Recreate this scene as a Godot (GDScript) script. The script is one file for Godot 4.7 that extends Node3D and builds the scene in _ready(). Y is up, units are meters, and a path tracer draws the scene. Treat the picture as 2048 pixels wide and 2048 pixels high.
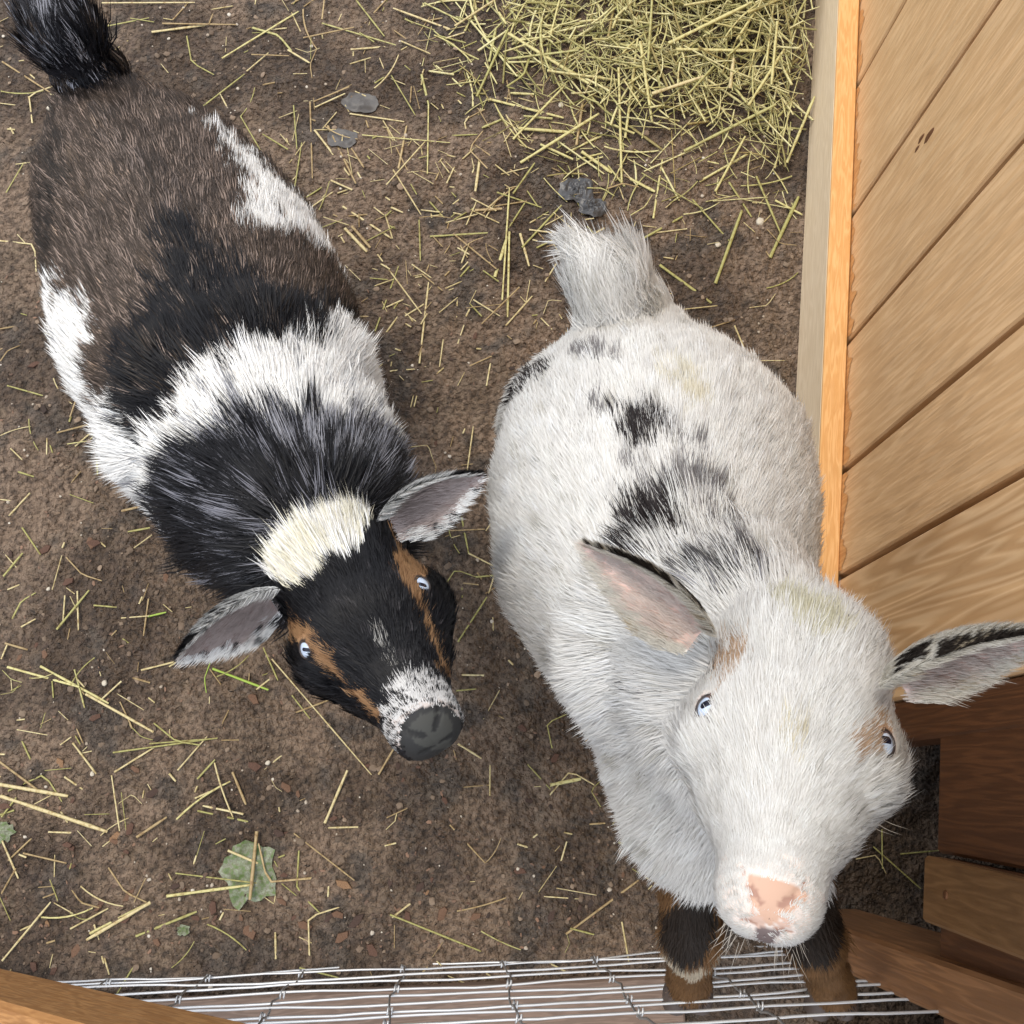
extends Node3D

# Two dwarf goats in a muddy pen beside a plank shed, seen from above.
var rng := RandomNumberGenerator.new()
var lump := FastNoiseLite.new()
var fine := FastNoiseLite.new()
var clumps := FastNoiseLite.new()
var M := {}
var taken := {}
var fur_mesh: ArrayMesh
var face_mesh: ArrayMesh
var ticked_mesh: ArrayMesh
var ticked_face: ArrayMesh
var fleck_mesh: ArrayMesh

var CAM_FOV: float = 53.0854
var CAM_X := Vector3(0.9986, 0.0526, 0)
var CAM_Y := Vector3(-0.014, 0.2666, -0.9637)
var CAM_Z := Vector3(-0.0507, 0.9624, 0.267)
var EXPOSURE: float = 1.85
var SOIL_A := Color(0.100, 0.069, 0.047)
var SOIL_B := Color(0.240, 0.176, 0.124)
var SOIL_C := Color(0.110, 0.088, 0.070)
var WALL_O := Vector3(0.6241, 0, -1.3797)
var WALL_N := Vector3(0.9926, 0, 0.1217)
var WALL_D := Vector3(-0.1217, 0, 0.9926)
var BOARDS: Array = [-0.5367, -0.3467, -0.1367, 0.0833, 0.2833, 0.5183, 0.7333, 0.9353, 1.0913, 1.2833]
var KNOT_U: float = 0.5693
var DOOR_U: float = 1.3253
var BASE_END: float = 1.3233
var POST: Array = [0.462, 0.562, 0.152, 0.203]
var FENCE_O := Vector3(-0.5282, 0, 0.2349)
var FENCE_D := Vector3(0.9993, 0, -0.0368)
var FENCE_N := Vector3(0.0368, 0, 0.9993)
var FENCE_YAW: float = 0.0368
var WIRES: Array = [0.014, 0.04, 0.085, 0.134, 0.187, 0.231, 0.274, 0.315, 0.346, 0.383, 0.452, 0.52, 0.6]
var STAYS: Array = [-0.04, 0.085, 0.211, 0.33, 0.462, 0.594, 0.716, 0.838]
var BRACE: Array = [Vector3(-0.6052, -0.022, 0.2378), Vector3(-0.2794, 0.328, 0.2258)]
var EYE := Vector3(0.0482, -0.0065, -0.0214)
var HEAD: Array = [[Vector3(0, -0.055, -0.045), 0.054, Vector3(0, -0.01, -0.043), 0.054, 0, 0.018], [Vector3(-0.022, -0.008, -0.036), 0.036, Vector3(0.022, -0.008, -0.036), 0.036, 0, 0.018], [Vector3(0, 0, -0.045), 0.047, Vector3(0, 0.086, -0.036), 0.0245, 0, 0.018], [Vector3(-0.0105, 0.098, -0.036), 0.016, Vector3(0.0105, 0.098, -0.036), 0.016, 0, 0.018], [Vector3(-0.007, 0.097, -0.049), 0.0175, Vector3(0.007, 0.097, -0.049), 0.0175, 0, 0.018], [Vector3(0, 0, -0.085), 0.034, Vector3(0, 0.09, -0.062), 0.016, 0, 0.018], [Vector3(-0.032, -0.012, -0.068), 0.037, Vector3(-0.012, 0.04, -0.06), 0.026, 0, 0.018], [Vector3(0.032, -0.012, -0.068), 0.037, Vector3(0.012, 0.04, -0.06), 0.026, 0, 0.018], [Vector3(-0.013, 0.04, -0.047), 0.03, Vector3(-0.008, 0.074, -0.044), 0.0195, 0, 0.018], [Vector3(0.013, 0.04, -0.047), 0.03, Vector3(0.008, 0.074, -0.044), 0.0195, 0, 0.018], [Vector3(-0.045, -0.012, -0.034), 0.016, Vector3(-0.047, 0.01, -0.036), 0.014, 0, 0.018], [Vector3(0.045, -0.012, -0.034), 0.016, Vector3(0.047, 0.01, -0.036), 0.014, 0, 0.018], [Vector3(0, -0.075, -0.06), 0.05, Vector3(0, -0.09, -0.1), 0.05, 0, 0.018]]
var CUTS: Array = [[Vector3(-0.0185, 0.091, -0.015), 0.0014, Vector3(-0.0145, 0.1005, -0.0135), 0.0024, 0, 0.003], [Vector3(-0.0145, 0.1005, -0.0135), 0.0024, Vector3(-0.005, 0.1095, -0.0155), 0.0013, 0, 0.003], [Vector3(0, 0.1185, -0.0275), 0.0011, Vector3(-0.014, 0.1165, -0.03), 0.0011, 0, 0.003], [Vector3(0.0185, 0.091, -0.015), 0.0014, Vector3(0.0145, 0.1005, -0.0135), 0.0024, 0, 0.003], [Vector3(0.0145, 0.1005, -0.0135), 0.0024, Vector3(0.005, 0.1095, -0.0155), 0.0013, 0, 0.003], [Vector3(0, 0.1185, -0.0275), 0.0011, Vector3(0.014, 0.1165, -0.03), 0.0011, 0, 0.003], [Vector3(0, 0.112, -0.0168), 0.0011, Vector3(0, 0.118, -0.0255), 0.0011, 0, 0.003]]
var STRAWS: Array = [
	[-0.6234, -1.3056, -0.4667, -1.312, 0.0027, 0],
	[-0.5338, -1.2488, -0.4482, -1.2778, 0.0042, 0],
	[-0.518, -1.2675, -0.3973, -1.2835, 0.003, 1],
	[-0.6345, -1.2631, -0.5429, -1.283, 0.0024, 2],
	[-0.7797, -1.1904, -0.6925, -1.13, 0.003, 1],
	[-0.7718, -1.129, -0.7044, -1.135, 0.0024, 2],
	[-0.7157, -1.0729, -0.683, -1.1463, 0.003, 3],
	[-0.4392, -1.1153, -0.3742, -1.1776, 0.0027, 2],
	[-0.3705, -1.1801, -0.3383, -1.2259, 0.0024, 3],
	[-0.4156, -1.2108, -0.2919, -1.3115, 0.0033, 6],
	[-0.2842, -1.3167, -0.2559, -1.2318, 0.003, 1],
	[-0.2559, -1.2318, -0.2608, -1.1731, 0.0027, 1],
	[-0.1928, -1.3356, -0.142, -1.2654, 0.003, 2],
	[-0.2509, -1.2917, -0.1214, -1.2448, 0.003, 7],
	[-0.2809, -1.2568, -0.1946, -1.2822, 0.0027, 1],
	[-0.3692, -1.2767, -0.2992, -1.2299, 0.0027, 7],
	[-0.3051, -1.2297, -0.2662, -1.2022, 0.0036, 0],
	[-0.365, -1.2144, -0.3025, -1.218, 0.0024, 1],
	[-0.4773, -1.2504, -0.4267, -1.1777, 0.0021, 2],
	[-0.2566, -1.1294, -0.1974, -1.1585, 0.0027, 1],
	[-0.1953, -1.1099, -0.1032, -1.0953, 0.003, 0],
	[-0.1483, -1.2153, -0.1033, -1.168, 0.0027, 3],
	[-0.1274, -1.181, -0.0839, -1.102, 0.0021, 2],
	[-0.0761, -1.1878, -0.0629, -1.128, 0.0042, 7],
	[-0.0629, -1.128, -0.062, -0.9974, 0.0024, 6],
	[-0.1284, -0.9687, -0.0653, -1.0597, 0.0024, 3],
	[-0.2624, -1.1292, -0.2509, -0.9819, 0.0027, 1],
	[-0.289, -1.119, -0.2785, -1.0339, 0.0021, 2],
	[-0.2811, -0.9461, -0.2715, -1.0475, 0.0024, 2],
	[-0.2517, -1.0729, -0.1902, -0.9884, 0.0036, 0],
	[-0.2311, -1.0849, -0.1779, -0.967, 0.0033, 1],
	[-0.1884, -1.0372, -0.1657, -0.9959, 0.003, 1],
	[-0.1321, -1.0842, -0.0948, -0.9984, 0.0024, 1],
	[-0.2203, -0.9786, -0.1003, -0.9219, 0.0036, 0],
	[-0.1992, -0.9316, -0.1178, -0.8765, 0.0039, 3],
	[-0.1936, -0.889, -0.1564, -0.8499, 0.0054, 0],
	[-0.1825, -0.8936, -0.151, -0.8564, 0.0048, 1],
	[-0.3764, -1.0974, -0.3396, -1.0338, 0.0021, 2],
	[-0.3764, -1.0974, -0.3548, -1.1484, 0.0024, 2],
	[-0.1721, -1.0624, -0.0255, -1.0557, 0.0021, 6],
	[-0.0734, -0.9099, -0.0233, -0.9158, 0.003, 1],
	[-0.0733, -0.9056, -0.0697, -0.8357, 0.0024, 2],
	[-0.1394, -0.8463, -0.0657, -0.7429, 0.0024, 3],
	[-0.1382, -0.7087, -0.1051, -0.8284, 0.0024, 2],
	[-0.0673, -0.6586, -0.0558, -0.7986, 0.003, 0],
	[-0.0673, -0.8128, -0.0331, -0.7848, 0.0024, 1],
	[-0.1267, -0.5869, -0.0743, -0.6466, 0.0027, 3],
	[-0.6248, -0.6166, -0.5922, -0.5754, 0.0024, 3],
	[-0.5934, -0.5546, -0.5841, -0.5965, 0.0024, 1],
	[-0.5956, -0.5134, -0.5472, -0.5442, 0.0036, 6],
	[-0.5851, -0.5117, -0.5393, -0.535, 0.003, 0],
	[-0.6093, -0.528, -0.5514, -0.5516, 0.0027, 1],
	[-0.6928, -0.5227, -0.6501, -0.5384, 0.0024, 3],
	[-0.6532, -0.5496, -0.6354, -0.5016, 0.0027, 2],
	[-0.6929, -0.6037, -0.6391, -0.5896, 0.0024, 2],
	[-0.7085, -0.6437, -0.6881, -0.6753, 0.003, 1],
	[-0.7353, -0.849, -0.675, -0.7994, 0.0024, 3],
	[-0.7397, -0.9392, -0.7169, -0.9916, 0.002, 2],
	[-0.2368, -0.139, -0.2094, -0.1061, 0.002, 2],
	[-0.2681, -0.1904, -0.1196, -0.0289, 0.0021, 3],
	[-0.0255, -0.295, 0.0252, -0.3147, 0.0024, 2],
	[0.0252, -0.3147, 0.0607, -0.3178, 0.0024, 2],
	[0.0025, -0.4078, 0.014, -0.3518, 0.0027, 2],
	[0.014, -0.3518, 0.0442, -0.2889, 0.0024, 3],
	[-0.0003, -0.2173, 0.0416, -0.2834, 0.0024, 2],
	[-0.0179, -0.399, 0.0005, -0.3517, 0.0024, 2],
	[-0.0767, -0.5176, -0.043, -0.4977, 0.003, 0],
	[-0.043, -0.4977, -0.0397, -0.4716, 0.0027, 1],
	[0.0099, -0.4768, 0.0188, -0.5534, 0.0021, 3],
	[-0.1095, -0.0289, -0.0866, -0.0687, 0.003, 1],
	[0.0017, -0.0715, 0.0354, -0.0515, 0.0027, 0],
	[-0.0019, -0.1454, 0.0268, -0.1481, 0.002, 2],
	[-0.3551, -0.1847, -0.3555, -0.141, 0.0042, 10],
	[-0.3506, -0.1756, -0.2705, -0.1465, 0.0033, 10],
	[-0.3433, -0.1641, -0.3019, -0.1954, 0.002, 2],
	[-0.4288, -0.0704, -0.3368, -0.0781, 0.002, 2],
	[-0.5767, -0.3379, -0.5206, -0.3026, 0.0039, 1],
	[-0.6649, -0.3091, -0.6407, -0.3441, 0.003, 2],
	[-0.5764, -0.2305, -0.5356, -0.2876, 0.0033, 2],
	[-0.5543, -0.2874, -0.5457, -0.2297, 0.0024, 3],
	[-0.5277, -0.266, -0.4944, -0.2633, 0.0024, 2],
	[-0.6415, -0.2457, -0.6135, -0.2845, 0.003, 2],
	[-0.6292, -0.2346, -0.6088, -0.246, 0.0024, 3],
	[-0.4515, -0.277, -0.453, -0.2226, 0.0024, 1],
	[-0.4501, -0.2508, -0.4253, -0.2578, 0.0027, 10],
	[-0.6455, -0.2099, -0.6142, -0.2013, 0.003, 1],
	[-0.6491, -0.1878, -0.642, -0.2077, 0.0024, 0],
	[-0.6402, -0.1769, -0.5324, -0.148, 0.0033, 6],
	[-0.5907, -0.1772, -0.4901, -0.1255, 0.0036, 6],
	[-0.6048, -0.1607, -0.5691, -0.1675, 0.0045, 6],
	[-0.5227, -0.1383, -0.4229, -0.086, 0.0036, 0],
	[-0.4742, -0.1277, -0.4546, -0.0923, 0.0021, 1],
	[-0.4558, -0.0933, -0.4241, -0.0753, 0.0024, 2],
	[-0.6426, -0.1377, -0.6211, -0.153, 0.0036, 7],
	[-0.6471, -0.1725, -0.617, -0.1552, 0.0027, 7],
	[-0.4779, -0.0582, -0.3363, -0.0787, 0.0024, 2],
	[-0.4752, -0.032, -0.4232, -0.0657, 0.0027, 3],
	[-0.3863, -0.0342, -0.3515, -0.0808, 0.0021, 3],
	[-0.6307, -0.0464, -0.5687, -0.0029, 0.003, 1],
	[-0.6267, -0.0152, -0.5339, 0.0002, 0.0048, 0],
	[-0.6247, 0.0002, -0.4755, 0.0472, 0.0051, 0],
	[-0.6173, -0.007, -0.5424, 0.0074, 0.0024, 2],
	[-0.3838, 0.0311, -0.3147, -0.0196, 0.0036, 6],
	[-0.338, -0.0448, -0.307, 0.0281, 0.003, 0],
	[-0.3135, -0.0322, -0.2912, 0.0116, 0.0036, 1],
	[-0.3597, -0.0227, -0.3372, -0.049, 0.0027, 2],
	[-0.3619, 0.0033, -0.3414, -0.006, 0.0027, 3],
	[-0.4351, 0.0544, -0.3967, 0.028, 0.0036, 1],
	[-0.478, -0.0278, -0.4589, 0.0463, 0.0021, 3],
	[-0.4854, 0.0523, -0.4481, 0.029, 0.0024, 3],
	[-0.4667, 0.0105, -0.4341, 0.0105, 0.002, 3],
	[-0.3563, 0.0198, -0.2875, 0.0343, 0.0027, 2],
	[-0.2592, -0.0217, -0.2433, -0.006, 0.0027, 0],
	[-0.3987, -0.03, -0.3892, -0.0195, 0.003, 0],
	[-0.5438, -0.1731, -0.5206, -0.1188, 0.0024, 7],
	[-0.5008, -0.1977, -0.4883, -0.1812, 0.0027, 1],
	[-0.6171, 0.0584, -0.5901, 0.1077, 0.0027, 0],
	[-0.5867, 0.075, -0.5267, 0.088, 0.0024, 1],
	[-0.5973, 0.2105, -0.5398, 0.1368, 0.0027, 0],
	[-0.5606, 0.1187, -0.5323, 0.1368, 0.0036, 1],
	[-0.5027, 0.1171, -0.4436, 0.1426, 0.0042, 0],
	[-0.5524, 0.1563, -0.4828, 0.1442, 0.0024, 6],
	[-0.4831, 0.1762, -0.4119, 0.1392, 0.0036, 6],
	[-0.4693, 0.0936, -0.4121, 0.1374, 0.0021, 1],
	[-0.4805, 0.1656, -0.4537, 0.2272, 0.0027, 0],
	[-0.5138, 0.1512, -0.485, 0.1585, 0.002, 2],
	[-0.3882, 0.1303, -0.2733, 0.1163, 0.0039, 6],
	[-0.3794, 0.1013, -0.2696, 0.1145, 0.002, 2],
	[-0.4231, 0.1801, -0.3468, 0.1503, 0.0033, 2],
	[-0.3729, 0.2192, -0.3475, 0.1877, 0.0024, 2],
	[-0.1937, 0.2065, -0.1567, 0.1459, 0.003, 0],
	[-0.0872, 0.1553, 0.0369, 0.2028, 0.0024, 2],
	[0.0035, 0.1522, 0.0715, 0.1354, 0.0024, 1],
	[-0.008, 0.0389, 0.0419, 0.0898, 0.0021, 1],
	[0.0419, 0.0898, 0.0634, 0.0561, 0.0021, 1],
	[0.0367, 0.1777, 0.0909, 0.2014, 0.0024, 7],
	[-0.2234, 0.0499, -0.137, 0.1113, 0.002, 1],
	[-0.2143, 0.0723, -0.1832, 0.153, 0.002, 2],
	[-0.3323, 0.1665, -0.2772, 0.1988, 0.0021, 2],
	[-0.3109, 0.072, -0.2693, 0.0888, 0.0033, 0],
	[0.1523, 0.1815, 0.254, 0.1125, 0.003, 1],
	[0.1503, 0.2047, 0.1533, 0.1815, 0.003, 2],
	[0.1339, -0.1594, 0.1625, -0.1613, 0.0024, 1],
	[0.1364, -0.0656, 0.1582, -0.1139, 0.0021, 2],
	[0.1324, -0.0149, 0.1761, -0.0233, 0.0048, 6],
	[0.1323, -0.0015, 0.1952, -0.0149, 0.0021, 3],
	[0.2032, 0.0151, 0.2076, -0.0233, 0.0021, 2],
	[0.5875, 0.0687, 0.6488, 0.1245, 0.0021, 2],
	[0.6022, 0.0455, 0.597, 0.0983, 0.0021, 2],
	[0.6254, 0.0787, 0.6827, 0.0739, 0.002, 2],
	[0.5613, 0.0851, 0.6016, 0.1048, 0.002, 3],
	[0.071, -1.2629, 0.2081, -1.1655, 0.0064, 6],
	[0.0186, -1.1505, 0.071, -1.2723, 0.0042, 2],
	[0.0403, -1.146, 0.1668, -1.1133, 0.0048, 6],
	[0.0804, -1.0656, 0.1707, -1.1694, 0.0039, 6],
	[0.0896, -1.0854, 0.185, -1.0901, 0.006, 6],
	[0.0925, -1.0206, 0.2258, -1.1156, 0.0051, 6],
	[0.0711, -1.2184, 0.1903, -1.2216, 0.0042, 7],
	[0.3425, -1.2318, 0.4841, -1.3022, 0.0064, 6],
	[0.3139, -1.1425, 0.4001, -1.1715, 0.0064, 0],
	[0.3549, -1.2231, 0.5018, -1.2237, 0.006, 6],
	[0.3694, -1.0499, 0.5241, -1.1272, 0.0054, 7],
	[0.2712, -1.0763, 0.2922, -1.2483, 0.0048, 6],
	[0.2951, -1.2373, 0.3155, -1.0993, 0.0054, 6],
	[0.259, -1.195, 0.2641, -0.992, 0.0042, 6],
	[0.1966, -1.0488, 0.2479, -1.0122, 0.0064, 6],
	[0.2841, -1.091, 0.3323, -1.052, 0.0048, 8],
	[0.4767, -1.2866, 0.6196, -1.3702, 0.0064, 6],
	[0.4765, -1.1235, 0.5404, -1.2254, 0.0048, 6],
	[0.4467, -1.1551, 0.4546, -1.2106, 0.0064, 0],
	[0.5274, -1.2699, 0.5169, -1.1615, 0.0048, 6],
	[0.546, -1.0368, 0.5922, -1.1463, 0.0048, 6],
	[0.2016, -1.1489, 0.229, -1.1901, 0.0054, 0],
	[0.2385, -1.1287, 0.2479, -1.1909, 0.0048, 6],
	[0.1784, -1.0587, 0.194, -1.0734, 0.003, 2],
	[0.276, -0.9308, 0.3138, -0.9696, 0.0064, 6],
	[0.2782, -1.0011, 0.3186, -0.9749, 0.0054, 6],
	[0.3153, -0.9286, 0.3332, -1.0362, 0.0039, 6],
	[0.2014, -0.9778, 0.2497, -0.964, 0.0048, 7],
	[0.225, -0.9495, 0.2417, -1.0085, 0.0048, 7],
	[0.2378, -0.9773, 0.2899, -0.9842, 0.0048, 1],
	[0.2789, -0.8787, 0.364, -0.9319, 0.0039, 2],
	[0.3209, -0.8385, 0.4045, -0.7739, 0.0048, 2],
	[0.4123, -0.8083, 0.4622, -0.9402, 0.0051, 2],
	[0.4198, -0.9766, 0.4736, -1.0768, 0.0039, 6],
	[0.3435, -1.1004, 0.3934, -1.0667, 0.0042, 6],
	[0.4088, -1.0319, 0.427, -1.0256, 0.003, 6],
	[0.3807, -0.9615, 0.4437, -0.8854, 0.003, 2],
	[0.4439, -0.9947, 0.4801, -0.9323, 0.0036, 2],
	[0.491, -1.0068, 0.527, -0.9015, 0.0039, 2],
	[0.5057, -0.8572, 0.5632, -0.9745, 0.006, 2],
	[0.5224, -0.9662, 0.5667, -0.9402, 0.0042, 6],
	[0.4958, -0.8008, 0.5525, -0.8337, 0.003, 2],
	[0.4667, -0.7674, 0.5102, -0.7914, 0.003, 3],
	[0.308, -0.8119, 0.3247, -0.7476, 0.0039, 2],
	[0.503, -0.9075, 0.5514, -0.8803, 0.0027, 1],
	[0.5426, -0.9054, 0.5641, -0.906, 0.0048, 1],
	[0.051, -0.8111, 0.0715, -0.884, 0.0054, 6],
	[0.0629, -0.7663, 0.0744, -0.9717, 0.003, 6],
	[0.0744, -0.8907, 0.0716, -0.7378, 0.0036, 6],
	[0.0952, -0.8648, 0.1616, -0.9474, 0.0033, 2],
	[0.036, -0.8696, 0.048, -0.8338, 0.0051, 1],
	[0.1189, -0.8622, 0.1443, -0.8796, 0.0033, 2],
	[0.0923, -0.8913, 0.1069, -0.8323, 0.0042, 0],
	[0.0177, -0.9291, 0.0624, -0.9323, 0.0051, 1],
	[0.0534, -0.9625, 0.1284, -0.9429, 0.0027, 2],
	[0.0165, -1.0527, 0.091, -0.9998, 0.003, 1],
	[0.1318, -0.9943, 0.1707, -0.9511, 0.0054, 6],
	[0.1045, -0.9727, 0.1224, -0.9427, 0.0024, 2],
	[0.0804, -0.9617, 0.1169, -1.0215, 0.003, 2],
	[0.0688, -0.7219, 0.1125, -0.7837, 0.0027, 3],
	[0.1298, -0.7489, 0.1592, -0.7689, 0.0027, 3],
	[0.1072, -0.8984, 0.1758, -0.8905, 0.003, 3],
	[0.0551, -1.313, 0.0678, -1.2834, 0.0048, 6],
	[0.106, -1.3498, 0.1472, -1.3059, 0.0042, 8],
	[0.1435, -1.2568, 0.1636, -1.3486, 0.0036, 6],
	[0.3171, -1.3213, 0.3081, -1.2007, 0.0045, 7],
	[0.367, -1.3582, 0.3889, -1.34, 0.0036, 6]]
var CHIPS: Array = [[-0.5502, -0.0445, 0.0216, 3], [-0.6266, -0.1904, 0.0155, 1], [-0.6061, -0.2083, 0.0133, 0], [-0.2823, -0.0407, 0.0326, 0], [-0.2375, -0.0113, 0.0217, 1], [-0.4643, 0.0605, 0.0191, 1], [-0.5304, 0.0644, 0.0169, 0], [-0.6175, 0.0135, 0.0234, 0], [-0.5019, 0.1975, 0.0284, 1], [-0.3967, 0.1883, 0.0209, 1], [-0.2772, 0.176, 0.0287, 1], [-0.2036, 0.1693, 0.0308, 1], [-0.1532, 0.1857, 0.0269, 1], [-0.1524, 0.1169, 0.0292, 3], [-0.5269, 0.2217, 0.0207, 0], [-0.5533, 0.2163, 0.0226, 0], [-0.3268, 0.1452, 0.0231, 0], [-0.5194, 0.0918, 0.0174, 0], [-0.1087, 0.202, 0.0268, 0], [-0.1331, 0.1643, 0.0309, 2], [-0.5259, 0.0679, 0.0194, 0], [-0.5446, 0.1655, 0.0152, 3], [-0.4663, 0.0551, 0.0234, 3], [-0.0377, 0.1284, 0.0117, 3]]
var PEBBLES: Array = [[0.4944, -0.9254, 0.0159], [0.4214, -0.8814, 0.0105], [0.4364, -0.6664, 0.0068], [0.1628, -1.1405, 0.0109], [-0.5067, -0.0299, 0.0074], [-0.4972, -0.1535, 0.009], [-0.5978, -0.2909, 0.0062], [-0.2655, -0.045, 0.0074], [0.0873, 0.0976, 0.0051], [0.2332, -0.3154, 0.0056], [-0.6874, -1.0979, 0.0123]]
var SCRAPS: Array = [
	[-0.2805, 0.0998, 0.0362, 0.0391, "leaf", 0.002, 5, "flattened_leaf", "pale green wilted leaf flattened on the mud", "leaf"],
	[-0.3634, 0.1735, 0.0085, 0.0064, "leaf", 0.004, 6, "leaf_scrap", "tiny dark green leaf scrap near the wire fence", "leaf"],
	[-0.6158, 0.0474, 0.0115, 0.0144, "leaf", 0.004, 8, "leaf_scrap", "dark green leaf bit at the left edge of the picture", "leaf"],
	[0.1868, -0.9763, 0.0301, 0.0265, "scrap", 0.012, 9, "plastic_scrap", "dark grey crumpled scrap behind the white goat's tail", "scrap"],
	[0.2127, -0.9412, 0.0229, 0.0211, "scrap", 0.012, 10, "plastic_scrap", "smaller dark grey scrap touching the white goat's tail tip", "scrap"],
	[-0.1779, -1.133, 0.0305, 0.0197, "damp", 0.001, 11, "clay_patch", "grey clay smear on the mud right of the dark goat's rump", "clay"],
	[-0.2057, -1.0575, 0.0266, 0.0195, "damp", 0.001, 12, "clay_patch", "small grey clay smear amid straw right of the dark goat", "clay"]]
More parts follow.
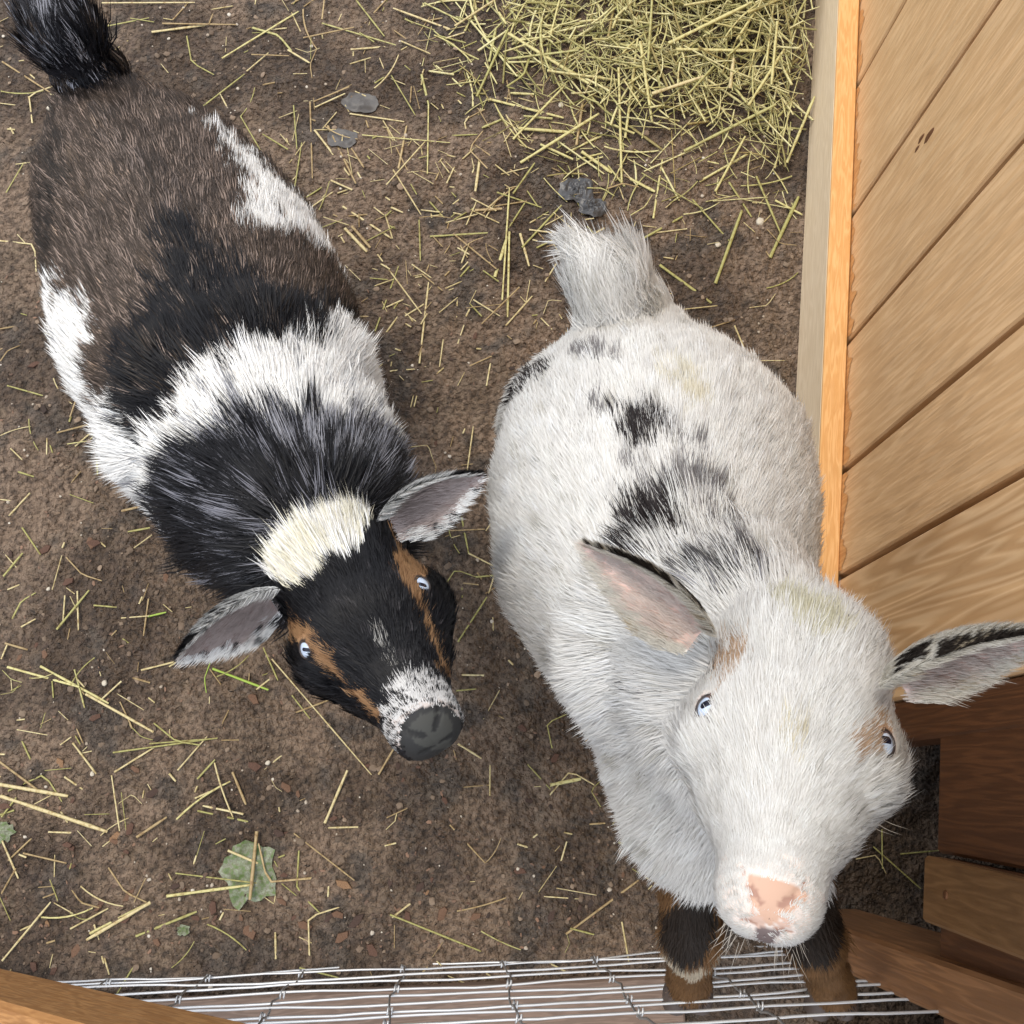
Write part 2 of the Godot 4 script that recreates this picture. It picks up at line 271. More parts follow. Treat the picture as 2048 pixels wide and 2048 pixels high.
var GOATS: Array = [
{
	"hooves": [[Vector3(-0.3537, 0.015, -0.7875), Vector3(-0.3528, -0.007, -0.7799)], [Vector3(-0.376, 0.015, -0.7763), Vector3(-0.3769, -0.007, -0.7679)], [Vector3(-0.1651, 0.014, -0.4772), Vector3(-0.1642, -0.008, -0.4696)], [Vector3(-0.1875, 0.014, -0.466), Vector3(-0.1884, -0.008, -0.4576)], [Vector3(-0.4521, 0.015, -0.7383), Vector3(-0.4512, -0.007, -0.7308)], [Vector3(-0.4744, 0.015, -0.7272), Vector3(-0.4753, -0.007, -0.7187)], [Vector3(-0.3172, 0.014, -0.4012), Vector3(-0.3163, -0.008, -0.3937)], [Vector3(-0.3396, 0.014, -0.3901), Vector3(-0.3405, -0.008, -0.3816)]],
	"at": Vector3(-0.345, 0, -0.6385),
	"org": Vector3(-0.0775, 0.6555, -0.143),
	"hx": Vector3(-0.8619, -0.0105, 0.507),
	"hy": Vector3(0.4941, 0.2081, 0.8441),
	"hz": Vector3(-0.1144, 0.9781, -0.1742),
	"look": Vector3(0, 1.5, 0),
	"base": [[], Color(0.07, 0.051, 0.039), Color(0.12, 0.085, 0.06), 0.03, 1.0],
	"coat": [
		[PackedVector2Array([Vector2(-0.4242, -0.7894), Vector2(-0.4206, -0.7866), Vector2(-0.4154, -0.7808), Vector2(-0.4079, -0.7707), Vector2(-0.3994, -0.7586), Vector2(-0.3922, -0.749), Vector2(-0.3857, -0.7396), Vector2(-0.3796, -0.7309), Vector2(-0.3736, -0.7225), Vector2(-0.3675, -0.7138), Vector2(-0.3609, -0.7042), Vector2(-0.3547, -0.6954), Vector2(-0.3498, -0.6871), Vector2(-0.3447, -0.6786), Vector2(-0.3396, -0.6699), Vector2(-0.3344, -0.6611), Vector2(-0.3294, -0.6527), Vector2(-0.3246, -0.6448), Vector2(-0.32, -0.6371), Vector2(-0.3154, -0.6294), Vector2(-0.3107, -0.6216), Vector2(-0.3055, -0.6137), Vector2(-0.3003, -0.6057), Vector2(-0.2954, -0.5983), Vector2(-0.2906, -0.5912), Vector2(-0.2859, -0.5842), Vector2(-0.2811, -0.577), Vector2(-0.2763, -0.5698), Vector2(-0.2714, -0.5626), Vector2(-0.2666, -0.5554), Vector2(-0.2618, -0.5482), Vector2(-0.257, -0.541), Vector2(-0.2631, -0.5345), Vector2(-0.2692, -0.5281), Vector2(-0.2755, -0.5222), Vector2(-0.2808, -0.5287), Vector2(-0.2861, -0.5353), Vector2(-0.2915, -0.5419), Vector2(-0.297, -0.5489), Vector2(-0.3027, -0.556), Vector2(-0.3085, -0.5633), Vector2(-0.3142, -0.5707), Vector2(-0.3199, -0.5777), Vector2(-0.3245, -0.5855), Vector2(-0.3292, -0.5936), Vector2(-0.3342, -0.6021), Vector2(-0.339, -0.6103), Vector2(-0.3438, -0.6184), Vector2(-0.3485, -0.6264), Vector2(-0.3533, -0.6346), Vector2(-0.3583, -0.6431), Vector2(-0.3636, -0.6522), Vector2(-0.3694, -0.6612), Vector2(-0.3751, -0.67), Vector2(-0.3805, -0.6784), Vector2(-0.386, -0.6868), Vector2(-0.3918, -0.696), Vector2(-0.3973, -0.7044), Vector2(-0.4026, -0.7126), Vector2(-0.4078, -0.7207), Vector2(-0.4133, -0.7292), Vector2(-0.4194, -0.7389), Vector2(-0.427, -0.7512), Vector2(-0.4354, -0.7648), Vector2(-0.4413, -0.7739), Vector2(-0.4353, -0.7787), Vector2(-0.4296, -0.7837)]), Color(0.05, 0.038, 0.031), Color(0.07, 0.051, 0.039), 0.5, 1],
		[PackedVector2Array([Vector2(-0.321, -0.5891), Vector2(-0.3138, -0.5895), Vector2(-0.3067, -0.5902), Vector2(-0.2997, -0.5912), Vector2(-0.2944, -0.585), Vector2(-0.2891, -0.5787), Vector2(-0.2837, -0.5724), Vector2(-0.2783, -0.566), Vector2(-0.273, -0.5597), Vector2(-0.2676, -0.5534), Vector2(-0.2624, -0.5473), Vector2(-0.257, -0.541), Vector2(-0.2499, -0.5365), Vector2(-0.2426, -0.5317), Vector2(-0.2349, -0.5261), Vector2(-0.2269, -0.5196), Vector2(-0.2189, -0.5129), Vector2(-0.2111, -0.5069), Vector2(-0.2038, -0.5017), Vector2(-0.1972, -0.5042), Vector2(-0.1909, -0.5078), Vector2(-0.185, -0.5127), Vector2(-0.1791, -0.5182), Vector2(-0.1731, -0.5237), Vector2(-0.1669, -0.5291), Vector2(-0.1604, -0.5344), Vector2(-0.1539, -0.54), Vector2(-0.1473, -0.5417), Vector2(-0.141, -0.5448), Vector2(-0.135, -0.5501), Vector2(-0.1299, -0.5599), Vector2(-0.1309, -0.5368), Vector2(-0.1329, -0.5186), Vector2(-0.1329, -0.4942), Vector2(-0.1349, -0.4782), Vector2(-0.1403, -0.47), Vector2(-0.1458, -0.4628), Vector2(-0.1513, -0.456), Vector2(-0.1568, -0.4494), Vector2(-0.1621, -0.4428), Vector2(-0.1673, -0.4361), Vector2(-0.1724, -0.4298), Vector2(-0.1777, -0.424), Vector2(-0.1832, -0.4188), Vector2(-0.1931, -0.4245), Vector2(-0.2033, -0.4306), Vector2(-0.2058, -0.4219), Vector2(-0.2085, -0.4136), Vector2(-0.2113, -0.4057), Vector2(-0.2141, -0.398), Vector2(-0.2216, -0.3964), Vector2(-0.2293, -0.395), Vector2(-0.2371, -0.3939), Vector2(-0.2451, -0.3929), Vector2(-0.2533, -0.3923), Vector2(-0.2617, -0.392), Vector2(-0.2629, -0.3833), Vector2(-0.2642, -0.3749), Vector2(-0.2657, -0.3669), Vector2(-0.2672, -0.359), Vector2(-0.2689, -0.3513), Vector2(-0.2763, -0.3494), Vector2(-0.2839, -0.3478), Vector2(-0.2919, -0.3466), Vector2(-0.3006, -0.3459), Vector2(-0.3082, -0.3546), Vector2(-0.3149, -0.3623), Vector2(-0.321, -0.3693), Vector2(-0.3269, -0.376), Vector2(-0.3327, -0.3826), Vector2(-0.3386, -0.3893), Vector2(-0.3448, -0.3964), Vector2(-0.3456, -0.4036), Vector2(-0.3465, -0.411), Vector2(-0.3475, -0.4186), Vector2(-0.3488, -0.4263), Vector2(-0.3505, -0.4349), Vector2(-0.353, -0.4443), Vector2(-0.356, -0.4543), Vector2(-0.3503, -0.4592), Vector2(-0.3453, -0.4649), Vector2(-0.3408, -0.4712), Vector2(-0.3364, -0.4777), Vector2(-0.332, -0.4844), Vector2(-0.3276, -0.4909), Vector2(-0.323, -0.4972), Vector2(-0.3194, -0.5045), Vector2(-0.3157, -0.5117), Vector2(-0.312, -0.519), Vector2(-0.3085, -0.5265), Vector2(-0.3052, -0.5344), Vector2(-0.3078, -0.5433), Vector2(-0.3104, -0.5525), Vector2(-0.3132, -0.5618), Vector2(-0.3159, -0.5711), Vector2(-0.3185, -0.5801)]), Color(0.01, 0.01, 0.013), Color(0.06, 0.045, 0.035), 0.12, 1.15],
		[PackedVector2Array([Vector2(-0.3048, -0.7485), Vector2(-0.2974, -0.7498), Vector2(-0.2904, -0.7526), Vector2(-0.2842, -0.7574), Vector2(-0.2778, -0.7525), Vector2(-0.2714, -0.7473), Vector2(-0.2647, -0.7414), Vector2(-0.2578, -0.735), Vector2(-0.2511, -0.7289), Vector2(-0.2444, -0.7231), Vector2(-0.2378, -0.7175), Vector2(-0.2316, -0.7123), Vector2(-0.2254, -0.7072), Vector2(-0.2193, -0.7023), Vector2(-0.2132, -0.6976), Vector2(-0.207, -0.6926), Vector2(-0.2013, -0.6891), Vector2(-0.1959, -0.687), Vector2(-0.1905, -0.6824), Vector2(-0.1852, -0.6783), Vector2(-0.1801, -0.6751), Vector2(-0.1755, -0.6743), Vector2(-0.1713, -0.6748), Vector2(-0.1648, -0.6667), Vector2(-0.1583, -0.6586), Vector2(-0.154, -0.6491), Vector2(-0.1498, -0.6396), Vector2(-0.1456, -0.6302), Vector2(-0.1414, -0.6208), Vector2(-0.1373, -0.6114), Vector2(-0.1331, -0.6021), Vector2(-0.1441, -0.5966), Vector2(-0.1493, -0.5992), Vector2(-0.1546, -0.6027), Vector2(-0.1601, -0.6071), Vector2(-0.1657, -0.612), Vector2(-0.1723, -0.6099), Vector2(-0.179, -0.6087), Vector2(-0.1858, -0.6082), Vector2(-0.1926, -0.6082), Vector2(-0.1995, -0.6085), Vector2(-0.2068, -0.6046), Vector2(-0.2141, -0.6012), Vector2(-0.2214, -0.5982), Vector2(-0.2288, -0.5956), Vector2(-0.2363, -0.5933), Vector2(-0.2438, -0.5914), Vector2(-0.246, -0.602), Vector2(-0.2482, -0.6126), Vector2(-0.2471, -0.6238), Vector2(-0.2462, -0.6359), Vector2(-0.2456, -0.6489), Vector2(-0.2454, -0.6631), Vector2(-0.2516, -0.673), Vector2(-0.2578, -0.6828), Vector2(-0.2639, -0.6924), Vector2(-0.2701, -0.702), Vector2(-0.276, -0.7103), Vector2(-0.282, -0.7184), Vector2(-0.2877, -0.726), Vector2(-0.2933, -0.7332), Vector2(-0.2989, -0.7406)]), Color(0.86, 0.845, 0.815), Color(0.07, 0.051, 0.039), 0.04, 1],
		[PackedVector2Array([Vector2(-0.5136, -0.5976), Vector2(-0.505, -0.5948), Vector2(-0.4711, -0.5617), Vector2(-0.4545, -0.5487), Vector2(-0.4369, -0.535), Vector2(-0.4226, -0.5251), Vector2(-0.4152, -0.5176), Vector2(-0.4079, -0.5101), Vector2(-0.4006, -0.5027), Vector2(-0.3933, -0.4954), Vector2(-0.3949, -0.4875), Vector2(-0.3966, -0.4797), Vector2(-0.3984, -0.4721), Vector2(-0.4004, -0.4646), Vector2(-0.4026, -0.4585), Vector2(-0.405, -0.4527), Vector2(-0.4078, -0.4472), Vector2(-0.411, -0.4421), Vector2(-0.4041, -0.432), Vector2(-0.397, -0.4219), Vector2(-0.39, -0.4117), Vector2(-0.3753, -0.4036), Vector2(-0.3604, -0.3949), Vector2(-0.349, -0.3898), Vector2(-0.3391, -0.3863), Vector2(-0.3336, -0.3801), Vector2(-0.3282, -0.3741), Vector2(-0.3227, -0.368), Vector2(-0.317, -0.3617), Vector2(-0.3109, -0.3549), Vector2(-0.304, -0.3471), Vector2(-0.2943, -0.3474), Vector2(-0.2854, -0.3482), Vector2(-0.277, -0.3496), Vector2(-0.2689, -0.3513), Vector2(-0.2672, -0.359), Vector2(-0.2657, -0.3669), Vector2(-0.2642, -0.3749), Vector2(-0.2629, -0.3833), Vector2(-0.2617, -0.392), Vector2(-0.2526, -0.3931), Vector2(-0.2437, -0.3946), Vector2(-0.2351, -0.3965), Vector2(-0.2279, -0.4008), Vector2(-0.2207, -0.4054), Vector2(-0.2138, -0.4104), Vector2(-0.2104, -0.4179), Vector2(-0.2071, -0.4258), Vector2(-0.2039, -0.4341), Vector2(-0.1939, -0.4289), Vector2(-0.1839, -0.4239), Vector2(-0.1786, -0.4302), Vector2(-0.1733, -0.437), Vector2(-0.168, -0.4441), Vector2(-0.1625, -0.451), Vector2(-0.1568, -0.458), Vector2(-0.1512, -0.4653), Vector2(-0.1455, -0.473), Vector2(-0.1401, -0.4813), Vector2(-0.1351, -0.4917), Vector2(-0.1319, -0.5098), Vector2(-0.1279, -0.5268), Vector2(-0.1251, -0.5507), Vector2(-0.1161, -0.5507), Vector2(-0.1067, -0.5489), Vector2(-0.0973, -0.5471), Vector2(-0.095, -0.5381), Vector2(-0.0928, -0.5292), Vector2(-0.0905, -0.5203), Vector2(-0.0883, -0.5114), Vector2(-0.086, -0.5026), Vector2(-0.0838, -0.4938), Vector2(-0.0816, -0.485), Vector2(-0.0793, -0.4763), Vector2(-0.0771, -0.4676), Vector2(-0.0749, -0.4589), Vector2(-0.0727, -0.4503), Vector2(-0.0706, -0.4416), Vector2(-0.0684, -0.4331), Vector2(-0.0662, -0.4245), Vector2(-0.0641, -0.416), Vector2(-0.0619, -0.4075), Vector2(-0.0598, -0.399), Vector2(-0.0577, -0.3895), Vector2(-0.0556, -0.38), Vector2(-0.0536, -0.3705), Vector2(-0.0516, -0.361), Vector2(-0.0495, -0.3516), Vector2(-0.0475, -0.3423), Vector2(-0.0556, -0.3435), Vector2(-0.0637, -0.3448), Vector2(-0.0599, -0.2887), Vector2(-0.0652, -0.2837), Vector2(-0.071, -0.2814), Vector2(-0.0768, -0.2799), Vector2(-0.0827, -0.279), Vector2(-0.0886, -0.2784), Vector2(-0.0945, -0.278), Vector2(-0.1005, -0.2779), Vector2(-0.1062, -0.2801), Vector2(-0.1119, -0.2824), Vector2(-0.1177, -0.2849), Vector2(-0.1235, -0.2875), Vector2(-0.1294, -0.2904), Vector2(-0.1354, -0.2934), Vector2(-0.1416, -0.2967), Vector2(-0.1479, -0.3002), Vector2(-0.1544, -0.3041), Vector2(-0.1609, -0.3027), Vector2(-0.1676, -0.3016), Vector2(-0.1745, -0.3007), Vector2(-0.1815, -0.3002), Vector2(-0.1887, -0.2999), Vector2(-0.196, -0.2995), Vector2(-0.2033, -0.2992), Vector2(-0.2108, -0.299), Vector2(-0.2181, -0.2995), Vector2(-0.2256, -0.3002), Vector2(-0.2333, -0.301), Vector2(-0.2412, -0.3019), Vector2(-0.2492, -0.3031), Vector2(-0.2576, -0.3044), Vector2(-0.263, -0.2992), Vector2(-0.2689, -0.2943), Vector2(-0.2753, -0.29), Vector2(-0.2826, -0.2863), Vector2(-0.2834, -0.2806), Vector2(-0.2847, -0.2753), Vector2(-0.2866, -0.2705), Vector2(-0.2898, -0.2669), Vector2(-0.3004, -0.2696), Vector2(-0.3237, -0.283), Vector2(-0.3289, -0.2895), Vector2(-0.3341, -0.2959), Vector2(-0.3484, -0.3104), Vector2(-0.3476, -0.3116), Vector2(-0.3482, -0.3138), Vector2(-0.3492, -0.3164), Vector2(-0.3472, -0.3163), Vector2(-0.3467, -0.3175), Vector2(-0.3485, -0.3207), Vector2(-0.3513, -0.3249), Vector2(-0.3558, -0.33), Vector2(-0.361, -0.3357), Vector2(-0.3676, -0.3427), Vector2(-0.3926, -0.3669), Vector2(-0.4041, -0.3786), Vector2(-0.4119, -0.3869), Vector2(-0.4178, -0.3934), Vector2(-0.4238, -0.3999), Vector2(-0.4298, -0.4064), Vector2(-0.4344, -0.4143), Vector2(-0.4391, -0.4221), Vector2(-0.4438, -0.43), Vector2(-0.4485, -0.438), Vector2(-0.4533, -0.4459), Vector2(-0.458, -0.4539), Vector2(-0.4628, -0.4619), Vector2(-0.4675, -0.4699), Vector2(-0.4723, -0.478), Vector2(-0.4754, -0.487), Vector2(-0.4785, -0.496), Vector2(-0.4817, -0.5051), Vector2(-0.4848, -0.5142), Vector2(-0.4879, -0.5233), Vector2(-0.4911, -0.5325), Vector2(-0.4943, -0.5417), Vector2(-0.4975, -0.5509), Vector2(-0.5006, -0.5602), Vector2(-0.5039, -0.5695), Vector2(-0.5071, -0.5789), Vector2(-0.5103, -0.5882)]), Color(0.86, 0.845, 0.815), Color(0.24, 0.24, 0.26), 0.06, 1.25],
		[PackedVector2Array([Vector2(-0.2378, -0.3207), Vector2(-0.232, -0.3217), Vector2(-0.2264, -0.3228), Vector2(-0.2209, -0.324), Vector2(-0.2155, -0.3253), Vector2(-0.2102, -0.3268), Vector2(-0.2049, -0.3283), Vector2(-0.1998, -0.33), Vector2(-0.1947, -0.3318), Vector2(-0.1897, -0.3337), Vector2(-0.1843, -0.3323), Vector2(-0.1789, -0.331), Vector2(-0.1735, -0.3297), Vector2(-0.1683, -0.3285), Vector2(-0.163, -0.3273), Vector2(-0.1578, -0.3263), Vector2(-0.1527, -0.3253), Vector2(-0.1476, -0.3243), Vector2(-0.1424, -0.3233), Vector2(-0.1373, -0.3224), Vector2(-0.1325, -0.3239), Vector2(-0.1277, -0.3257), Vector2(-0.123, -0.3279), Vector2(-0.1183, -0.3302), Vector2(-0.1136, -0.3327), Vector2(-0.1089, -0.3355), Vector2(-0.1043, -0.3386), Vector2(-0.0997, -0.3421), Vector2(-0.0954, -0.34), Vector2(-0.0911, -0.3382), Vector2(-0.0869, -0.3366), Vector2(-0.0827, -0.3354), Vector2(-0.0786, -0.3348), Vector2(-0.0746, -0.3348), Vector2(-0.0707, -0.3358), Vector2(-0.0686, -0.33), Vector2(-0.0664, -0.3247), Vector2(-0.0644, -0.3199), Vector2(-0.0626, -0.316), Vector2(-0.0612, -0.3144), Vector2(-0.0661, -0.3455), Vector2(-0.0636, -0.3387), Vector2(-0.061, -0.3319), Vector2(-0.0564, -0.2768), Vector2(-0.0609, -0.2724), Vector2(-0.0656, -0.2697), Vector2(-0.0705, -0.2678), Vector2(-0.0753, -0.2662), Vector2(-0.0801, -0.265), Vector2(-0.085, -0.2639), Vector2(-0.0899, -0.2631), Vector2(-0.0947, -0.2623), Vector2(-0.0996, -0.2618), Vector2(-0.1043, -0.2624), Vector2(-0.1089, -0.2631), Vector2(-0.1136, -0.2638), Vector2(-0.1183, -0.2647), Vector2(-0.123, -0.2657), Vector2(-0.1271, -0.2691), Vector2(-0.1313, -0.2727), Vector2(-0.1356, -0.2764), Vector2(-0.1399, -0.2803), Vector2(-0.1443, -0.2843), Vector2(-0.1488, -0.2884), Vector2(-0.1538, -0.2898), Vector2(-0.1588, -0.2912), Vector2(-0.164, -0.2928), Vector2(-0.1693, -0.2946), Vector2(-0.1747, -0.2966), Vector2(-0.1803, -0.2988), Vector2(-0.186, -0.3012), Vector2(-0.1916, -0.3034), Vector2(-0.1972, -0.3055), Vector2(-0.2028, -0.3075), Vector2(-0.2085, -0.3096), Vector2(-0.2142, -0.3117), Vector2(-0.22, -0.3139), Vector2(-0.2258, -0.3161), Vector2(-0.2317, -0.3184)]), Color(0.3, 0.3, 0.33), Color(0.01, 0.01, 0.013), 0.38, 1.4],
		[PackedVector2Array([Vector2(-0.2832, -0.3116), Vector2(-0.2767, -0.312), Vector2(-0.2706, -0.3128), Vector2(-0.2648, -0.3139), Vector2(-0.2592, -0.3152), Vector2(-0.2539, -0.3167), Vector2(-0.2487, -0.3183), Vector2(-0.2437, -0.3201), Vector2(-0.2377, -0.32), Vector2(-0.2318, -0.3199), Vector2(-0.2261, -0.32), Vector2(-0.2204, -0.3202), Vector2(-0.2148, -0.3205), Vector2(-0.2087, -0.3179), Vector2(-0.2026, -0.3154), Vector2(-0.1965, -0.313), Vector2(-0.1906, -0.3106), Vector2(-0.1846, -0.3082), Vector2(-0.1786, -0.3056), Vector2(-0.1723, -0.302), Vector2(-0.1662, -0.2987), Vector2(-0.1603, -0.2957), Vector2(-0.1546, -0.2929), Vector2(-0.149, -0.2904), Vector2(-0.1445, -0.2862), Vector2(-0.1401, -0.2821), Vector2(-0.1357, -0.2783), Vector2(-0.1315, -0.2745), Vector2(-0.1273, -0.2709), Vector2(-0.1231, -0.2674), Vector2(-0.1184, -0.2668), Vector2(-0.1137, -0.2663), Vector2(-0.1091, -0.2658), Vector2(-0.1044, -0.2655), Vector2(-0.0998, -0.2652), Vector2(-0.0953, -0.2672), Vector2(-0.0908, -0.2693), Vector2(-0.0863, -0.2715), Vector2(-0.0818, -0.274), Vector2(-0.0773, -0.2768), Vector2(-0.0729, -0.2799), Vector2(-0.0685, -0.2835), Vector2(-0.0643, -0.2884), Vector2(-0.0622, -0.3043), Vector2(-0.0658, -0.3537), Vector2(-0.0614, -0.3472), Vector2(-0.0571, -0.3407), Vector2(-0.0528, -0.3343), Vector2(-0.0484, -0.3278), Vector2(-0.0478, -0.321), Vector2(-0.0472, -0.3143), Vector2(-0.0465, -0.3076), Vector2(-0.0459, -0.3009), Vector2(-0.0453, -0.2943), Vector2(-0.0447, -0.2876), Vector2(-0.0441, -0.281), Vector2(-0.0435, -0.2744), Vector2(-0.0429, -0.2678), Vector2(-0.0307, -0.1977), Vector2(-0.0289, -0.1915), Vector2(-0.0271, -0.1859), Vector2(-0.0254, -0.1808), Vector2(-0.0237, -0.1758), Vector2(-0.0221, -0.171), Vector2(-0.0205, -0.1662), Vector2(-0.0189, -0.1616), Vector2(-0.0173, -0.1571), Vector2(-0.0157, -0.1526), Vector2(-0.0171, -0.1478), Vector2(-0.0185, -0.143), Vector2(-0.0198, -0.1383), Vector2(-0.0212, -0.1335), Vector2(-0.0226, -0.1287), Vector2(-0.0239, -0.124), Vector2(-0.0252, -0.1194), Vector2(-0.0266, -0.1147), Vector2(-0.0279, -0.1101), Vector2(-0.0292, -0.1056), Vector2(-0.0336, -0.1053), Vector2(-0.0379, -0.1051), Vector2(-0.0423, -0.105), Vector2(-0.0466, -0.1048), Vector2(-0.051, -0.1048), Vector2(-0.0553, -0.1047), Vector2(-0.0597, -0.1046), Vector2(-0.0641, -0.1046), Vector2(-0.0685, -0.1046), Vector2(-0.0729, -0.1046), Vector2(-0.0773, -0.1047), Vector2(-0.0817, -0.1047), Vector2(-0.0862, -0.1048), Vector2(-0.0907, -0.1049), Vector2(-0.0952, -0.105), Vector2(-0.0998, -0.1052), Vector2(-0.1043, -0.1054), Vector2(-0.109, -0.1056), Vector2(-0.1137, -0.1058), Vector2(-0.1184, -0.1061), Vector2(-0.1232, -0.1064), Vector2(-0.1282, -0.1068), Vector2(-0.1334, -0.1074), Vector2(-0.1388, -0.1081), Vector2(-0.1449, -0.1093), Vector2(-0.1962, -0.1434), Vector2(-0.2021, -0.1433), Vector2(-0.2081, -0.1433), Vector2(-0.214, -0.1433), Vector2(-0.22, -0.1432), Vector2(-0.2259, -0.1432), Vector2(-0.2319, -0.1431), Vector2(-0.2378, -0.1431), Vector2(-0.241, -0.1489), Vector2(-0.2442, -0.1546), Vector2(-0.2474, -0.1604), Vector2(-0.2506, -0.1662), Vector2(-0.2538, -0.1721), Vector2(-0.2571, -0.1779), Vector2(-0.2603, -0.1837), Vector2(-0.2635, -0.1896), Vector2(-0.2668, -0.1955), Vector2(-0.27, -0.2014), Vector2(-0.2733, -0.2073), Vector2(-0.2766, -0.2132), Vector2(-0.2792, -0.2193), Vector2(-0.2819, -0.2254), Vector2(-0.2846, -0.2316), Vector2(-0.2873, -0.2377), Vector2(-0.29, -0.2439), Vector2(-0.2927, -0.2501), Vector2(-0.2954, -0.2563), Vector2(-0.2674, -0.2355), Vector2(-0.2667, -0.2383), Vector2(-0.267, -0.2419), Vector2(-0.2687, -0.2461), Vector2(-0.2707, -0.2504), Vector2(-0.2729, -0.255), Vector2(-0.2753, -0.2597), Vector2(-0.2779, -0.2647), Vector2(-0.2807, -0.2697), Vector2(-0.2836, -0.275), Vector2(-0.2868, -0.2805), Vector2(-0.2901, -0.2862), Vector2(-0.2881, -0.2906), Vector2(-0.2864, -0.2955), Vector2(-0.2851, -0.3006), Vector2(-0.2841, -0.306)]), Color(0.01, 0.01, 0.013), Color(0.2, 0.2, 0.23), 0.15, 1.35],
		[PackedVector2Array([Vector2(-0.6242, -1.0185), Vector2(-0.6141, -1.019), Vector2(-0.6041, -1.0194), Vector2(-0.5941, -1.0199), Vector2(-0.584, -1.0204), Vector2(-0.4827, -0.8586), Vector2(-0.4828, -0.8492), Vector2(-0.4842, -0.8423), Vector2(-0.4863, -0.8364), Vector2(-0.489, -0.8315), Vector2(-0.5727, -0.9627), Vector2(-0.4889, -0.8194), Vector2(-0.485, -0.8104), Vector2(-0.4824, -0.8036), Vector2(-0.4809, -0.7985), Vector2(-0.5601, -0.9266), Vector2(-0.5679, -0.9361), Vector2(-0.5757, -0.9455), Vector2(-0.5835, -0.955), Vector2(-0.5892, -0.964), Vector2(-0.595, -0.973), Vector2(-0.6008, -0.982), Vector2(-0.6066, -0.9911), Vector2(-0.6124, -1.0002), Vector2(-0.6183, -1.0093)]), Color(0.5, 0.47, 0.4), Color(0.01, 0.01, 0.013), 0.4, 1],
		[PackedVector2Array([Vector2(-0.5917, -1.02), Vector2(-0.5821, -1.0205), Vector2(-0.4813, -0.8583), Vector2(-0.4732, -0.8588), Vector2(-0.4666, -0.862), Vector2(-0.5436, -1.0224), Vector2(-0.5339, -1.0228), Vector2(-0.5242, -1.0233), Vector2(-0.5146, -1.0238), Vector2(-0.5091, -1.0135), Vector2(-0.5037, -1.0033), Vector2(-0.4984, -0.9931), Vector2(-0.4265, -0.8502), Vector2(-0.4199, -0.8376), Vector2(-0.4166, -0.8315), Vector2(-0.4142, -0.8272), Vector2(-0.4125, -0.8277), Vector2(-0.4129, -0.8324), Vector2(-0.4565, -0.9249), Vector2(-0.4122, -0.8396), Vector2(-0.4059, -0.8311), Vector2(-0.4004, -0.8242), Vector2(-0.4034, -0.8118), Vector2(-0.4077, -0.8024), Vector2(-0.4127, -0.7947), Vector2(-0.4184, -0.7884), Vector2(-0.4251, -0.7846), Vector2(-0.4323, -0.7817), Vector2(-0.4401, -0.7799), Vector2(-0.4486, -0.7793), Vector2(-0.4581, -0.7805), Vector2(-0.4579, -0.7831), Vector2(-0.4568, -0.7841), Vector2(-0.4557, -0.7851), Vector2(-0.4551, -0.7869), Vector2(-0.4597, -0.7898), Vector2(-0.4649, -0.7938), Vector2(-0.4711, -0.7994), Vector2(-0.4783, -0.8068), Vector2(-0.4811, -0.8142), Vector2(-0.4844, -0.8225), Vector2(-0.4881, -0.8314), Vector2(-0.4915, -0.8397), Vector2(-0.4943, -0.847), Vector2(-0.5869, -1.0087)]), Color(0.022, 0.022, 0.028), Color(0.42, 0.42, 0.46), 0.2, 1],
		[PackedVector2Array([Vector2(-0.3984, -0.8149), Vector2(-0.3941, -0.8248), Vector2(-0.4168, -0.8927), Vector2(-0.4075, -0.8938), Vector2(-0.3982, -0.8949), Vector2(-0.3889, -0.896), Vector2(-0.3807, -0.89), Vector2(-0.3725, -0.884), Vector2(-0.3644, -0.878), Vector2(-0.3562, -0.8721), Vector2(-0.3481, -0.8661), Vector2(-0.3576, -0.8657), Vector2(-0.3434, -0.8095), Vector2(-0.3475, -0.7983), Vector2(-0.354, -0.7928), Vector2(-0.363, -0.7952), Vector2(-0.3719, -0.7974), Vector2(-0.3807, -0.7994), Vector2(-0.3908, -0.8098)]), Color(0.2, 0.11, 0.055), Color(0.07, 0.051, 0.039), 0.4, 1],
